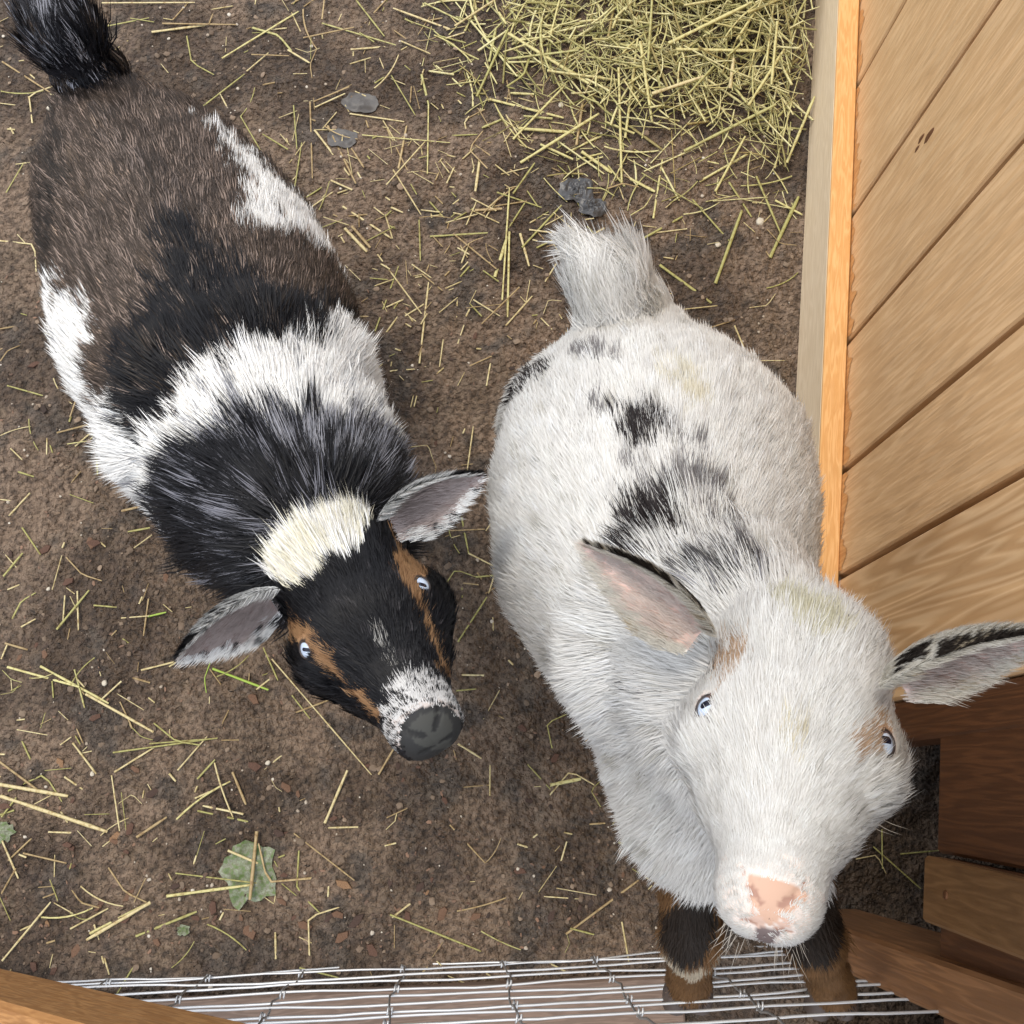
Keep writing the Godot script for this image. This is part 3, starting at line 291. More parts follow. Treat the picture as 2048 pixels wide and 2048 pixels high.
		[PackedVector2Array([Vector2(-0.471, -0.7634), Vector2(-0.4915, -0.7788), Vector2(-0.5362, -0.831), Vector2(-0.535, -0.8205), Vector2(-0.5339, -0.8101), Vector2(-0.5328, -0.7997), Vector2(-0.5026, -0.7461), Vector2(-0.4938, -0.725), Vector2(-0.4902, -0.7118), Vector2(-0.4887, -0.7016), Vector2(-0.4874, -0.6918), Vector2(-0.4863, -0.6823), Vector2(-0.4855, -0.6733), Vector2(-0.4851, -0.6648), Vector2(-0.486, -0.658), Vector2(-0.4875, -0.6521), Vector2(-0.4898, -0.6473), Vector2(-0.4921, -0.6423), Vector2(-0.494, -0.6366), Vector2(-0.4959, -0.631), Vector2(-0.4989, -0.6266), Vector2(-0.5065, -0.628), Vector2(-0.5144, -0.6294), Vector2(-0.5134, -0.6197), Vector2(-0.5123, -0.6101), Vector2(-0.4807, -0.5811), Vector2(-0.4601, -0.5648), Vector2(-0.4578, -0.5716), Vector2(-0.4557, -0.5787), Vector2(-0.4537, -0.5859), Vector2(-0.4517, -0.593), Vector2(-0.4497, -0.6002), Vector2(-0.4478, -0.6075), Vector2(-0.446, -0.6148), Vector2(-0.4443, -0.6223), Vector2(-0.4425, -0.6297), Vector2(-0.4407, -0.637), Vector2(-0.439, -0.6444), Vector2(-0.4374, -0.652), Vector2(-0.4391, -0.6604), Vector2(-0.4413, -0.6695), Vector2(-0.4437, -0.6791), Vector2(-0.4465, -0.6892), Vector2(-0.45, -0.7006), Vector2(-0.4538, -0.7123), Vector2(-0.4576, -0.7242), Vector2(-0.4615, -0.7362), Vector2(-0.4659, -0.7492)]), Color(0.03, 0.024, 0.02), Color(0.07, 0.051, 0.039), 0.4, 1]],
	"face_base": [[], Color(0.01, 0.01, 0.013), Color(0.06, 0.055, 0.06), 0.05, 1.0],
	"face": [
		[PackedVector2Array([Vector2(0.0537, -0.112), Vector2(0.0362, -0.1264), Vector2(0.0171, -0.1359), Vector2(-0.0072, -0.1402), Vector2(-0.0271, -0.1387), Vector2(-0.0427, -0.1245), Vector2(-0.0463, -0.1092), Vector2(-0.0364, -0.0747), Vector2(-0.0279, -0.0575), Vector2(-0.0091, -0.0441), Vector2(0.0012, -0.0542), Vector2(0.0128, -0.0446), Vector2(0.0269, -0.0464), Vector2(0.0384, -0.0554), Vector2(0.0441, -0.08)]), Color(0.78, 0.74, 0.6), Color(0.86, 0.845, 0.815), 0.5, 1.7],
		[PackedVector2Array([Vector2(-0.048, -0.0558), Vector2(-0.0646, -0.051), Vector2(-0.0679, -0.0199), Vector2(-0.0565, -0.007), Vector2(-0.0436, 0.0153), Vector2(-0.0421, 0.0338), Vector2(-0.0389, 0.0587), Vector2(-0.0319, 0.0755), Vector2(-0.0305, 0.0622), Vector2(-0.0353, 0.0326), Vector2(-0.0361, 0.0147), Vector2(-0.0338, -0.0043), Vector2(-0.0407, -0.0298)]), Color(0.33, 0.19, 0.095), Color(0.2, 0.1, 0.045), 0.2, 0.8],
		[PackedVector2Array([Vector2(0.0555, -0.053), Vector2(0.0442, -0.02), Vector2(0.0365, 0.0012), Vector2(0.0339, 0.0173), Vector2(0.033, 0.0375), Vector2(0.0272, 0.0571), Vector2(0.022, 0.0759), Vector2(0.03, 0.0758), Vector2(0.0365, 0.0527), Vector2(0.0414, 0.0294), Vector2(0.0459, 0.0148), Vector2(0.0502, 0.0033), Vector2(0.0618, -0.0167), Vector2(0.0677, -0.0423)]), Color(0.33, 0.19, 0.095), Color(0.2, 0.1, 0.045), 0.2, 0.8],
		[PackedVector2Array([Vector2(-0.0003, 0.0104), Vector2(-0.0047, 0.0143), Vector2(-0.0045, 0.0313), Vector2(-0.0055, 0.0523), Vector2(0.001, 0.052), Vector2(0.0026, 0.0322)]), Color(0.35, 0.34, 0.32), Color(0.01, 0.01, 0.013), 0.5, 0.8],
		[PackedVector2Array([Vector2(0.0219, 0.0726), Vector2(0.0163, 0.0634), Vector2(0.0033, 0.0622), Vector2(-0.016, 0.0622), Vector2(-0.028, 0.0714), Vector2(-0.0339, 0.0866), Vector2(-0.0281, 0.1094), Vector2(-0.0206, 0.1013), Vector2(-0.0133, 0.0916), Vector2(-0.0027, 0.0878), Vector2(0.0114, 0.0888), Vector2(0.0214, 0.0967), Vector2(0.0239, 0.1086), Vector2(0.0346, 0.0881)]), Color(0.62, 0.61, 0.6), Color(0.01, 0.01, 0.013), 0.3, 1],
		[PackedVector2Array([Vector2(0.0173, 0.0914), Vector2(-0.002, 0.089), Vector2(-0.014, 0.0903), Vector2(-0.0234, 0.0961), Vector2(-0.0282, 0.1066), Vector2(-0.0224, 0.1212), Vector2(0.0011, 0.1329), Vector2(0.0218, 0.1205), Vector2(0.0256, 0.103)]), Color(0.014, 0.014, 0.014), Color(0.014, 0.014, 0.014), 0, 0.25],
		[PackedVector2Array([Vector2(0.0123, 0.0967), Vector2(-0.0011, 0.0935), Vector2(-0.0137, 0.097), Vector2(-0.0199, 0.1026), Vector2(-0.0188, 0.1124), Vector2(-0.0087, 0.1202), Vector2(0.0046, 0.1181), Vector2(0.0136, 0.1093)]), Color(0.036, 0.036, 0.035), Color(0.036, 0.036, 0.035), 0, 0]],
	"ears": [{"base": Vector3(-0.1564, 0.6388, -0.1609), "tip": Vector3(-0.2201, 0.6753, -0.1049), "width": 0.056, "face": Vector3(-0.2074, 0.5185, 0.8296), "low": Vector3(0, 0, 1)}, {"base": Vector3(-0.0605, 0.6417, -0.2276), "tip": Vector3(0.0174, 0.6801, -0.2589), "width": 0.056, "face": Vector3(0.2074, 0.5185, 0.8296), "low": Vector3(0, 0, 1)}],
	"prims": [
		[Vector3(-0.4433, 0.395, -0.8054), 0.035, Vector3(-0.4024, 0.365, -0.7341), 0.1006, 0, 0.05, Vector3(-0.4665, 0.3428, -0.8154)],
		[Vector3(-0.4024, 0.365, -0.7341), 0.1006, Vector3(-0.345, 0.33, -0.6385), 0.1464, 0, 0.05, Vector3(-0.4913, 0.2995, -0.8178)],
		[Vector3(-0.345, 0.33, -0.6385), 0.1464, Vector3(-0.3009, 0.33, -0.5388), 0.1538, 0, 0.05, Vector3(-0.4048, 0, -0.9144)],
		[Vector3(-0.3009, 0.33, -0.5388), 0.1538, Vector3(-0.251, 0.37, -0.4309), 0.127, 0, 0.05, Vector3(-0.3978, -0.319, -0.8602)],
		[Vector3(-0.251, 0.37, -0.4309), 0.127, Vector3(-0.1876, 0.45, -0.3263), 0.0994, 1, 0.05, Vector3(-0.4341, -0.5472, -0.7156)],
		[Vector3(-0.1876, 0.45, -0.3263), 0.0994, Vector3(-0.1426, 0.53, -0.2562), 0.0789, 1, 0.05, Vector3(-0.3893, -0.6925, -0.6073)],
		[Vector3(-0.4433, 0.418, -0.8054), 0.015, Vector3(-0.4024, 0.4536, -0.7341), 0.015, 5, 0.03, Vector3(0.4557, 0.3971, 0.7966)],
		[Vector3(-0.4024, 0.4536, -0.7341), 0.015, Vector3(-0.345, 0.4644, -0.6385), 0.015, 5, 0.03, Vector3(0.5126, 0.0962, 0.8532)],
		[Vector3(-0.345, 0.4644, -0.6385), 0.015, Vector3(-0.3009, 0.4718, -0.5388), 0.015, 5, 0.03, Vector3(0.4038, 0.0683, 0.9123)],
		[Vector3(-0.3009, 0.4718, -0.5388), 0.015, Vector3(-0.251, 0.485, -0.4309), 0.015, 5, 0.03, Vector3(0.4172, 0.1102, 0.9021)],
		[Vector3(-0.3306, 0.4276, -0.7352), 0.026, Vector3(-0.344, 0.4176, -0.762), 0.02, 5, 0.03, Vector3(-0.4239, -0.3162, -0.8487)],
		[Vector3(-0.2167, 0.4792, -0.4816), 0.028, Vector3(-0.1586, 0.4292, -0.4548), 0.034, 5, 0.03, Vector3(0.7155, -0.6155, 0.3306)],
		[Vector3(-0.4422, 0.4276, -0.6794), 0.026, Vector3(-0.4556, 0.4176, -0.7063), 0.02, 5, 0.03, Vector3(-0.4239, -0.3162, -0.8487)],
		[Vector3(-0.3122, 0.4792, -0.4339), 0.028, Vector3(-0.3256, 0.4292, -0.3713), 0.034, 5, 0.03, Vector3(-0.1654, -0.6155, 0.7706)],
		[Vector3(-0.3532, 0.345, -0.7586), 0.068, Vector3(-0.3331, 0.215, -0.7184), 0.05, 2, 0.03, Vector3(0.1462, -0.945, 0.2926)],
		[Vector3(-0.3331, 0.215, -0.7184), 0.045, Vector3(-0.3756, 0.13, -0.8034), 0.022, 2, 0.03, Vector3(-0.333, -0.6668, -0.6667)],
		[Vector3(-0.3756, 0.13, -0.8034), 0.02, Vector3(-0.3702, 0.045, -0.7926), 0.016, 4, 0.03, Vector3(0.0625, -0.9902, 0.1251)],
		[Vector3(-0.3702, 0.045, -0.7926), 0.018, Vector3(-0.3649, 0.015, -0.7819), 0.02, 4, 0.03, Vector3(0.166, -0.9285, 0.3322)],
		[Vector3(-0.175, 0.31, -0.4689), 0.07, Vector3(-0.1884, 0.21, -0.4958), 0.045, 2, 0.03, Vector3(-0.1284, -0.9578, -0.2571)],
		[Vector3(-0.1884, 0.21, -0.4958), 0.04, Vector3(-0.1817, 0.14, -0.4823), 0.024, 2, 0.03, Vector3(0.0936, -0.9778, 0.1874)],
		[Vector3(-0.1817, 0.14, -0.4823), 0.023, Vector3(-0.1817, 0.04, -0.4823), 0.017, 4, 0.03, Vector3(0, -1, 0)],
		[Vector3(-0.1817, 0.04, -0.4823), 0.018, Vector3(-0.1763, 0.014, -0.4716), 0.02, 4, 0.03, Vector3(0.1873, -0.908, 0.3749)],
		[Vector3(-0.4516, 0.345, -0.7095), 0.068, Vector3(-0.4315, 0.215, -0.6692), 0.05, 2, 0.03, Vector3(0.1462, -0.945, 0.2926)],
		[Vector3(-0.4315, 0.215, -0.6692), 0.045, Vector3(-0.474, 0.13, -0.7542), 0.022, 2, 0.03, Vector3(-0.333, -0.6668, -0.6667)],
		[Vector3(-0.474, 0.13, -0.7542), 0.02, Vector3(-0.4686, 0.045, -0.7435), 0.016, 4, 0.03, Vector3(0.0625, -0.9902, 0.1251)],
		[Vector3(-0.4686, 0.045, -0.7435), 0.018, Vector3(-0.4633, 0.015, -0.7327), 0.02, 4, 0.03, Vector3(0.166, -0.9285, 0.3322)],
		[Vector3(-0.3271, 0.31, -0.393), 0.07, Vector3(-0.3405, 0.21, -0.4198), 0.045, 2, 0.03, Vector3(-0.1284, -0.9578, -0.2571)],
		[Vector3(-0.3405, 0.21, -0.4198), 0.04, Vector3(-0.3338, 0.14, -0.4064), 0.024, 2, 0.03, Vector3(0.0936, -0.9778, 0.1874)],
		[Vector3(-0.3338, 0.14, -0.4064), 0.023, Vector3(-0.3338, 0.04, -0.4064), 0.017, 4, 0.03, Vector3(0, -1, 0)],
		[Vector3(-0.3338, 0.04, -0.4064), 0.018, Vector3(-0.3284, 0.014, -0.3956), 0.02, 4, 0.03, Vector3(0.1873, -0.908, 0.3749)],
		[Vector3(-0.4423, 0.43, -0.8162), 0.026, Vector3(-0.4523, 0.5, -0.8245), 0.02, 3, 0.03, Vector3(-0.1403, 0.9833, -0.1161)],
		[Vector3(-0.4523, 0.5, -0.8245), 0.02, Vector3(-0.4778, 0.52, -0.8559), 0.01, 3, 0.03, Vector3(-0.5648, 0.4435, -0.6959)]],
	"label": "dark goat with brown back, white shoulders and black striped face",
	"fur": "dark_fur",
	"leg": Color(0.01, 0.01, 0.013),
	"leg_top": 0.25,
	"leg_from": -9.0,
	"leg_marks": [],
	"lid": Color(0.03, 0.02, 0.018),
	"hood": Color(0.07, 0.04, 0.025),
	"gaze": 0.0,
	"slit": 0.13,
	"hole": 0.0012,
	"nostril": Color(0.005, 0.005, 0.005),
	"ear_in": Color(0.26, 0.19, 0.175),
	"ear_out": Color(0.7, 0.7, 0.69),
	"ear_hair": Color(0.42, 0.36, 0.34),
	"ear_mix": 0.25,
	"ear_other": Color(0.01, 0.01, 0.013),
	"whiskers": false,
	"thick": 1.0,
	"ear_marks": [[0.0, 2.0, 0.72, 1.1, Color(0.035, 0.035, 0.037)]]},
{
	"hooves": [[Vector3(0.269, 0.015, -0.4464), Vector3(0.27, -0.007, -0.4385)], [Vector3(0.244, 0.015, -0.4452), Vector3(0.243, -0.007, -0.4372)], [Vector3(0.1451, 0.015, -0.4405), Vector3(0.1461, -0.007, -0.4325)], [Vector3(0.1201, 0.015, -0.4392), Vector3(0.1191, -0.007, -0.4312)], [Vector3(0.2382, 0.325, 0.1938), Vector3(0.2372, 0.309, 0.2158)], [Vector3(0.2632, 0.325, 0.1938), Vector3(0.2642, 0.309, 0.2158)], [Vector3(0.387, 0.345, 0.1969), Vector3(0.386, 0.329, 0.2189)], [Vector3(0.412, 0.345, 0.1969), Vector3(0.413, 0.329, 0.2189)]],
	"at": Vector3(0.2022, 0, -0.3296),
	"org": Vector3(0.2071, 0.8696, -0.0438),
	"hx": Vector3(-0.9421, -0.2573, -0.2152),
	"hy": Vector3(-0.2986, 0.3507, 0.8876),
	"hz": Vector3(-0.1529, 0.9004, -0.4072),
	"look": Vector3(0, 1.5, 0),
	"base": [[], Color(0.86, 0.845, 0.815), Color(0.62, 0.6, 0.55), 0.03, 1.0],
	"coat": [
		[PackedVector2Array([Vector2(0.1975, -0.4133), Vector2(0.2008, -0.4063), Vector2(0.2043, -0.3999), Vector2(0.2076, -0.3933), Vector2(0.2109, -0.3868), Vector2(0.2148, -0.3815), Vector2(0.2187, -0.3764), Vector2(0.2204, -0.3698), Vector2(0.222, -0.3632), Vector2(0.2236, -0.3567), Vector2(0.2253, -0.3503), Vector2(0.227, -0.3441), Vector2(0.2288, -0.3382), Vector2(0.2309, -0.3325), Vector2(0.2252, -0.3326), Vector2(0.2197, -0.3328), Vector2(0.2142, -0.3331), Vector2(0.2088, -0.3336), Vector2(0.2035, -0.3341), Vector2(0.2012, -0.3394), Vector2(0.1991, -0.3451), Vector2(0.197, -0.3509), Vector2(0.1951, -0.357), Vector2(0.1931, -0.3632), Vector2(0.1936, -0.3709), Vector2(0.194, -0.3784), Vector2(0.1943, -0.3859), Vector2(0.1954, -0.395), Vector2(0.1964, -0.404)]), Color(0.76, 0.72, 0.6), Color(0.86, 0.845, 0.815), 0.3, 1],
		[PackedVector2Array([Vector2(0.1805, -0.3089), Vector2(0.1777, -0.3013), Vector2(0.1718, -0.296), Vector2(0.1642, -0.2945), Vector2(0.157, -0.2972), Vector2(0.152, -0.3032), Vector2(0.1505, -0.3109), Vector2(0.153, -0.3184), Vector2(0.1589, -0.3236), Vector2(0.1667, -0.3251), Vector2(0.1741, -0.3226), Vector2(0.1791, -0.3167)]), Color(0.03, 0.02, 0.02), Color(0.86, 0.845, 0.815), 0.08, 1.3],
		[PackedVector2Array([Vector2(0.2169, -0.2925), Vector2(0.2146, -0.2885), Vector2(0.2096, -0.2853), Vector2(0.2033, -0.284), Vector2(0.1973, -0.2848), Vector2(0.1931, -0.2876), Vector2(0.192, -0.2914), Vector2(0.194, -0.2952), Vector2(0.1988, -0.2981), Vector2(0.2051, -0.2994), Vector2(0.2113, -0.2987), Vector2(0.2156, -0.2962)]), Color(0.24, 0.225, 0.225), Color(0.86, 0.845, 0.815), 0.55, 1.3],
		[PackedVector2Array([Vector2(0.1857, -0.212), Vector2(0.1813, -0.2031), Vector2(0.1733, -0.1969), Vector2(0.164, -0.1953), Vector2(0.1557, -0.1986), Vector2(0.1506, -0.2062), Vector2(0.1499, -0.2158), Vector2(0.1534, -0.2241), Vector2(0.1606, -0.2293), Vector2(0.1698, -0.2303), Vector2(0.1787, -0.2272), Vector2(0.1848, -0.2208)]), Color(0.03, 0.02, 0.02), Color(0.86, 0.845, 0.815), 0.08, 1.3],
		[PackedVector2Array([Vector2(0.2165, -0.2395), Vector2(0.2139, -0.2327), Vector2(0.2087, -0.2275), Vector2(0.2025, -0.2255), Vector2(0.1969, -0.2272), Vector2(0.1932, -0.2319), Vector2(0.1923, -0.2384), Vector2(0.1945, -0.245), Vector2(0.1995, -0.2501), Vector2(0.2058, -0.2522), Vector2(0.2118, -0.2508), Vector2(0.2158, -0.2462)]), Color(0.24, 0.225, 0.225), Color(0.86, 0.845, 0.815), 0.45, 1.3],
		[PackedVector2Array([Vector2(0.2089, -0.2621), Vector2(0.2069, -0.2566), Vector2(0.2032, -0.2524), Vector2(0.1988, -0.2508), Vector2(0.1949, -0.2522), Vector2(0.1925, -0.2562), Vector2(0.1921, -0.2616), Vector2(0.1939, -0.267), Vector2(0.1975, -0.271), Vector2(0.2019, -0.2726), Vector2(0.2059, -0.2714), Vector2(0.2086, -0.2675)]), Color(0.24, 0.225, 0.225), Color(0.86, 0.845, 0.815), 0.8, 1.3],
		[PackedVector2Array([Vector2(0.1884, -0.246), Vector2(0.1866, -0.2409), Vector2(0.1828, -0.2375), Vector2(0.178, -0.2365), Vector2(0.1736, -0.2383), Vector2(0.1705, -0.2424), Vector2(0.1698, -0.2476), Vector2(0.1715, -0.2527), Vector2(0.1753, -0.2561), Vector2(0.1802, -0.2571), Vector2(0.1847, -0.2554), Vector2(0.1878, -0.2513)]), Color(0.24, 0.225, 0.225), Color(0.86, 0.845, 0.815), 0.7, 1.3],
		[PackedVector2Array([Vector2(0.2412, -0.2032), Vector2(0.2363, -0.1969), Vector2(0.2277, -0.1922), Vector2(0.2183, -0.1907), Vector2(0.2107, -0.1929), Vector2(0.206, -0.1977), Vector2(0.2053, -0.2037), Vector2(0.2093, -0.2095), Vector2(0.2171, -0.2136), Vector2(0.2268, -0.2153), Vector2(0.2357, -0.2138), Vector2(0.241, -0.2094)]), Color(0.24, 0.225, 0.225), Color(0.86, 0.845, 0.815), 0.6, 1.3],
		[PackedVector2Array([Vector2(0.2133, -0.2121), Vector2(0.2103, -0.2069), Vector2(0.2052, -0.2031), Vector2(0.1993, -0.2018), Vector2(0.194, -0.2032), Vector2(0.1908, -0.2069), Vector2(0.1904, -0.212), Vector2(0.1928, -0.2169), Vector2(0.1976, -0.2205), Vector2(0.2037, -0.2219), Vector2(0.2094, -0.2207), Vector2(0.2129, -0.2172)]), Color(0.24, 0.225, 0.225), Color(0.86, 0.845, 0.815), 0.8, 1.3],
		[PackedVector2Array([Vector2(0.155, -0.1845), Vector2(0.1538, -0.1817), Vector2(0.151, -0.1799), Vector2(0.1476, -0.1797), Vector2(0.1443, -0.1811), Vector2(0.142, -0.1837), Vector2(0.1414, -0.1868), Vector2(0.1427, -0.1897), Vector2(0.1454, -0.1914), Vector2(0.1489, -0.1915), Vector2(0.1522, -0.1901), Vector2(0.1545, -0.1876)]), Color(0.03, 0.02, 0.02), Color(0.86, 0.845, 0.815), 0.2, 1.3],
		[PackedVector2Array([Vector2(0.2301, -0.1708), Vector2(0.2245, -0.164), Vector2(0.2158, -0.1595), Vector2(0.2062, -0.1585), Vector2(0.198, -0.1612), Vector2(0.1931, -0.1669), Vector2(0.1929, -0.1738), Vector2(0.1973, -0.1802), Vector2(0.2059, -0.1847), Vector2(0.2163, -0.1859), Vector2(0.2256, -0.1837), Vector2(0.2308, -0.1782)]), Color(0.24, 0.225, 0.225), Color(0.86, 0.845, 0.815), 0.75, 1.3],
		[PackedVector2Array([Vector2(0.2001, -0.1838), Vector2(0.1964, -0.1781), Vector2(0.1909, -0.1748), Vector2(0.1845, -0.1743), Vector2(0.1787, -0.1767), Vector2(0.1748, -0.181), Vector2(0.1739, -0.1863), Vector2(0.1767, -0.1914), Vector2(0.1826, -0.1951), Vector2(0.1901, -0.1964), Vector2(0.1968, -0.1947), Vector2(0.2005, -0.1901)]), Color(0.24, 0.225, 0.225), Color(0.86, 0.845, 0.815), 0.85, 1.3],
		[PackedVector2Array([Vector2(0.1446, -0.4079), Vector2(0.1423, -0.4028), Vector2(0.1375, -0.4002), Vector2(0.1313, -0.4005), Vector2(0.1255, -0.404), Vector2(0.1216, -0.4098), Vector2(0.1206, -0.4163), Vector2(0.123, -0.4217), Vector2(0.1279, -0.4243), Vector2(0.1341, -0.4234), Vector2(0.1398, -0.4196), Vector2(0.1437, -0.4139)]), Color(0.24, 0.225, 0.225), Color(0.86, 0.845, 0.815), 0.35, 1.3],
		[PackedVector2Array([Vector2(0.0905, -0.4114), Vector2(0.0887, -0.4064), Vector2(0.0847, -0.405), Vector2(0.0797, -0.4079), Vector2(0.0751, -0.4161), Vector2(0.0737, -0.4368), Vector2(0.0735, -0.45), Vector2(0.0756, -0.4564), Vector2(0.0796, -0.4559), Vector2(0.0835, -0.444), Vector2(0.0871, -0.43), Vector2(0.0898, -0.4195)]), Color(0.03, 0.02, 0.02), Color(0.86, 0.845, 0.815), 0.4, 1.3],
		[PackedVector2Array([Vector2(0.133, -0.3329), Vector2(0.1313, -0.3296), Vector2(0.1272, -0.3277), Vector2(0.1217, -0.3279), Vector2(0.1165, -0.3301), Vector2(0.1127, -0.3337), Vector2(0.1115, -0.3377), Vector2(0.1132, -0.341), Vector2(0.1173, -0.3427), Vector2(0.1228, -0.3423), Vector2(0.1281, -0.3402), Vector2(0.1318, -0.3367)]), Color(0.24, 0.225, 0.225), Color(0.86, 0.845, 0.815), 0.85, 1.3],
		[PackedVector2Array([Vector2(0.1719, -0.2668), Vector2(0.1699, -0.2643), Vector2(0.1651, -0.2629), Vector2(0.1586, -0.2628), Vector2(0.1521, -0.2641), Vector2(0.1474, -0.2664), Vector2(0.1458, -0.2691), Vector2(0.1477, -0.2716), Vector2(0.1527, -0.273), Vector2(0.1593, -0.2731), Vector2(0.1658, -0.2719), Vector2(0.1704, -0.2696)]), Color(0.24, 0.225, 0.225), Color(0.86, 0.845, 0.815), 0.8, 1.3],
		[PackedVector2Array([Vector2(0.2127, -0.141), Vector2(0.2063, -0.1343), Vector2(0.1993, -0.1315), Vector2(0.195, -0.1343), Vector2(0.1965, -0.1442), Vector2(0.1907, -0.1492), Vector2(0.1896, -0.1555), Vector2(0.1938, -0.1611), Vector2(0.2022, -0.1647), Vector2(0.2128, -0.1654), Vector2(0.2228, -0.1632), Vector2(0.2292, -0.1585)]), Color(0.1, 0.095, 0.095), Color(0.86, 0.845, 0.815), 0.45, 1.3],
		[PackedVector2Array([Vector2(0.1548, -0.0762), Vector2(0.1539, -0.0733), Vector2(0.1514, -0.0715), Vector2(0.1481, -0.0714), Vector2(0.1448, -0.073), Vector2(0.1425, -0.0759), Vector2(0.1415, -0.0793), Vector2(0.1423, -0.0821), Vector2(0.1446, -0.0837), Vector2(0.1479, -0.0837), Vector2(0.1513, -0.0821), Vector2(0.1538, -0.0794)]), Color(0.24, 0.225, 0.225), Color(0.86, 0.845, 0.815), 0.5, 1]],
	"face_base": [[], Color(0.86, 0.845, 0.815), Color(0.66, 0.64, 0.6), 0.03, 1.0],
	"face": [
		[PackedVector2Array([Vector2(0.0422, -0.1166), Vector2(0.011, -0.0873), Vector2(-0.0164, -0.0757), Vector2(-0.0235, -0.0596), Vector2(-0.0116, -0.0487), Vector2(0.0029, -0.049), Vector2(0.014, -0.0643)]), Color(0.7, 0.67, 0.52), Color(0.86, 0.845, 0.815), 0.25, 1],
		[PackedVector2Array([Vector2(0.0053, 0.0103), Vector2(-0.0035, 0.0086), Vector2(-0.0052, 0.0205), Vector2(-0.0013, 0.0297), Vector2(0.0044, 0.0223)]), Color(0.74, 0.68, 0.52), Color(0.86, 0.845, 0.815), 0.4, 1],
		[PackedVector2Array([Vector2(0.058, -0.0443), Vector2(0.0542, -0.0575), Vector2(0.0352, -0.051), Vector2(0.0309, -0.0317), Vector2(0.0371, -0.014), Vector2(0.0479, -0.0114)]), Color(0.6, 0.42, 0.28), Color(0.86, 0.845, 0.815), 0.3, 0.8],
		[PackedVector2Array([Vector2(0.0696, -0.0481), Vector2(0.0644, -0.0557), Vector2(0.0552, -0.0446), Vector2(0.0538, -0.0332), Vector2(0.0592, -0.0302), Vector2(0.0679, -0.0447)]), Color(0.05, 0.04, 0.04), Color(0.86, 0.845, 0.815), 0.1, 0.8],
		[PackedVector2Array([Vector2(-0.0283, 0.0142), Vector2(-0.034, 0.0004), Vector2(-0.0405, -0.0134), Vector2(-0.0536, -0.03), Vector2(-0.0591, -0.0176), Vector2(-0.0524, 0.0036), Vector2(-0.0444, 0.0124), Vector2(-0.0336, 0.0235)]), Color(0.6, 0.42, 0.28), Color(0.86, 0.845, 0.815), 0.3, 0.8],
		[PackedVector2Array([Vector2(0.0622, -0.0007), Vector2(0.0481, 0.0044), Vector2(0.0409, 0.0141), Vector2(0.0395, 0.0217), Vector2(0.0483, 0.0142), Vector2(0.0569, 0.0079)]), Color(0.2, 0.12, 0.11), Color(0.86, 0.845, 0.815), 0.2, 0.35],
		[PackedVector2Array([Vector2(-0.0466, 0.0139), Vector2(-0.0569, 0.0064), Vector2(-0.0563, 0.016), Vector2(-0.0531, 0.0207), Vector2(-0.043, 0.0253)]), Color(0.2, 0.12, 0.11), Color(0.86, 0.845, 0.815), 0.2, 0.35],
		[PackedVector2Array([Vector2(0.0143, 0.1001), Vector2(0.0138, 0.0945), Vector2(0.0066, 0.0948), Vector2(-0.0035, 0.0953), Vector2(-0.0129, 0.0954), Vector2(-0.0203, 0.0952), Vector2(-0.019, 0.1021), Vector2(-0.0108, 0.1096), Vector2(-0.0047, 0.1151), Vector2(-0.0014, 0.1163), Vector2(0.0033, 0.1138), Vector2(0.0108, 0.108)]), Color(0.7, 0.5, 0.39), Color(0.76, 0.6, 0.49), 0.4, 0.2],
		[PackedVector2Array([Vector2(0.0108, 0.108), Vector2(0.0032, 0.1144), Vector2(-0.0015, 0.1168), Vector2(-0.0055, 0.1155), Vector2(-0.0116, 0.11), Vector2(-0.0154, 0.1113), Vector2(-0.0106, 0.116), Vector2(-0.0041, 0.1181), Vector2(0.0037, 0.1184), Vector2(0.0103, 0.1145)]), Color(0.72, 0.56, 0.48), Color(0.86, 0.845, 0.815), 0.5, 0.3],
		[PackedVector2Array([Vector2(0.006, 0.1178), Vector2(-0.0076, 0.1153), Vector2(-0.0078, 0.1184), Vector2(-0.0028, 0.1232), Vector2(0.0011, 0.1225)]), Color(0.16, 0.12, 0.115), Color(0.86, 0.845, 0.815), 0.15, 0.5]],
	"ears": [{"base": Vector3(0.1636, 0.8221, -0.1035), "tip": Vector3(0.0804, 0.8537, -0.1571), "width": 0.052, "face": Vector3(-0.4467, 0.4963, 0.7444), "low": Vector3(0, 0, 1)}, {"base": Vector3(0.2633, 0.8876, -0.0671), "tip": Vector3(0.3181, 0.9686, -0.0841), "width": 0.052, "face": Vector3(0.0989, 0.445, 0.89), "low": Vector3(0, 0, 1)}],
	"prims": [
		[Vector3(0.1931, 0.43, -0.4832), 0.0348, Vector3(0.1958, 0.43, -0.4169), 0.0985, 0, 0.05, Vector3(-0.0408, 0, -0.9992)],
		[Vector3(0.1958, 0.43, -0.4169), 0.0985, Vector3(0.2022, 0.46, -0.3296), 0.1506, 0, 0.05, Vector3(-0.0689, -0.3244, -0.9434)],
		[Vector3(0.2022, 0.46, -0.3296), 0.1506, Vector3(0.1975, 0.51, -0.2306), 0.1389, 0, 0.05, Vector3(0.0424, -0.4504, -0.8918)],
		[Vector3(0.1975, 0.51, -0.2306), 0.1389, Vector3(0.209, 0.58, -0.1428), 0.0898, 0, 0.05, Vector3(-0.1025, -0.6201, -0.7778)],
		[Vector3(0.209, 0.58, -0.1428), 0.0898, Vector3(0.2286, 0.69, -0.1006), 0.0649, 1, 0.05, Vector3(-0.1638, -0.921, -0.3534)],
		[Vector3(0.2286, 0.69, -0.1006), 0.0649, Vector3(0.2344, 0.75, -0.0778), 0.0464, 1, 0.05, Vector3(-0.0905, -0.9307, -0.3545)],
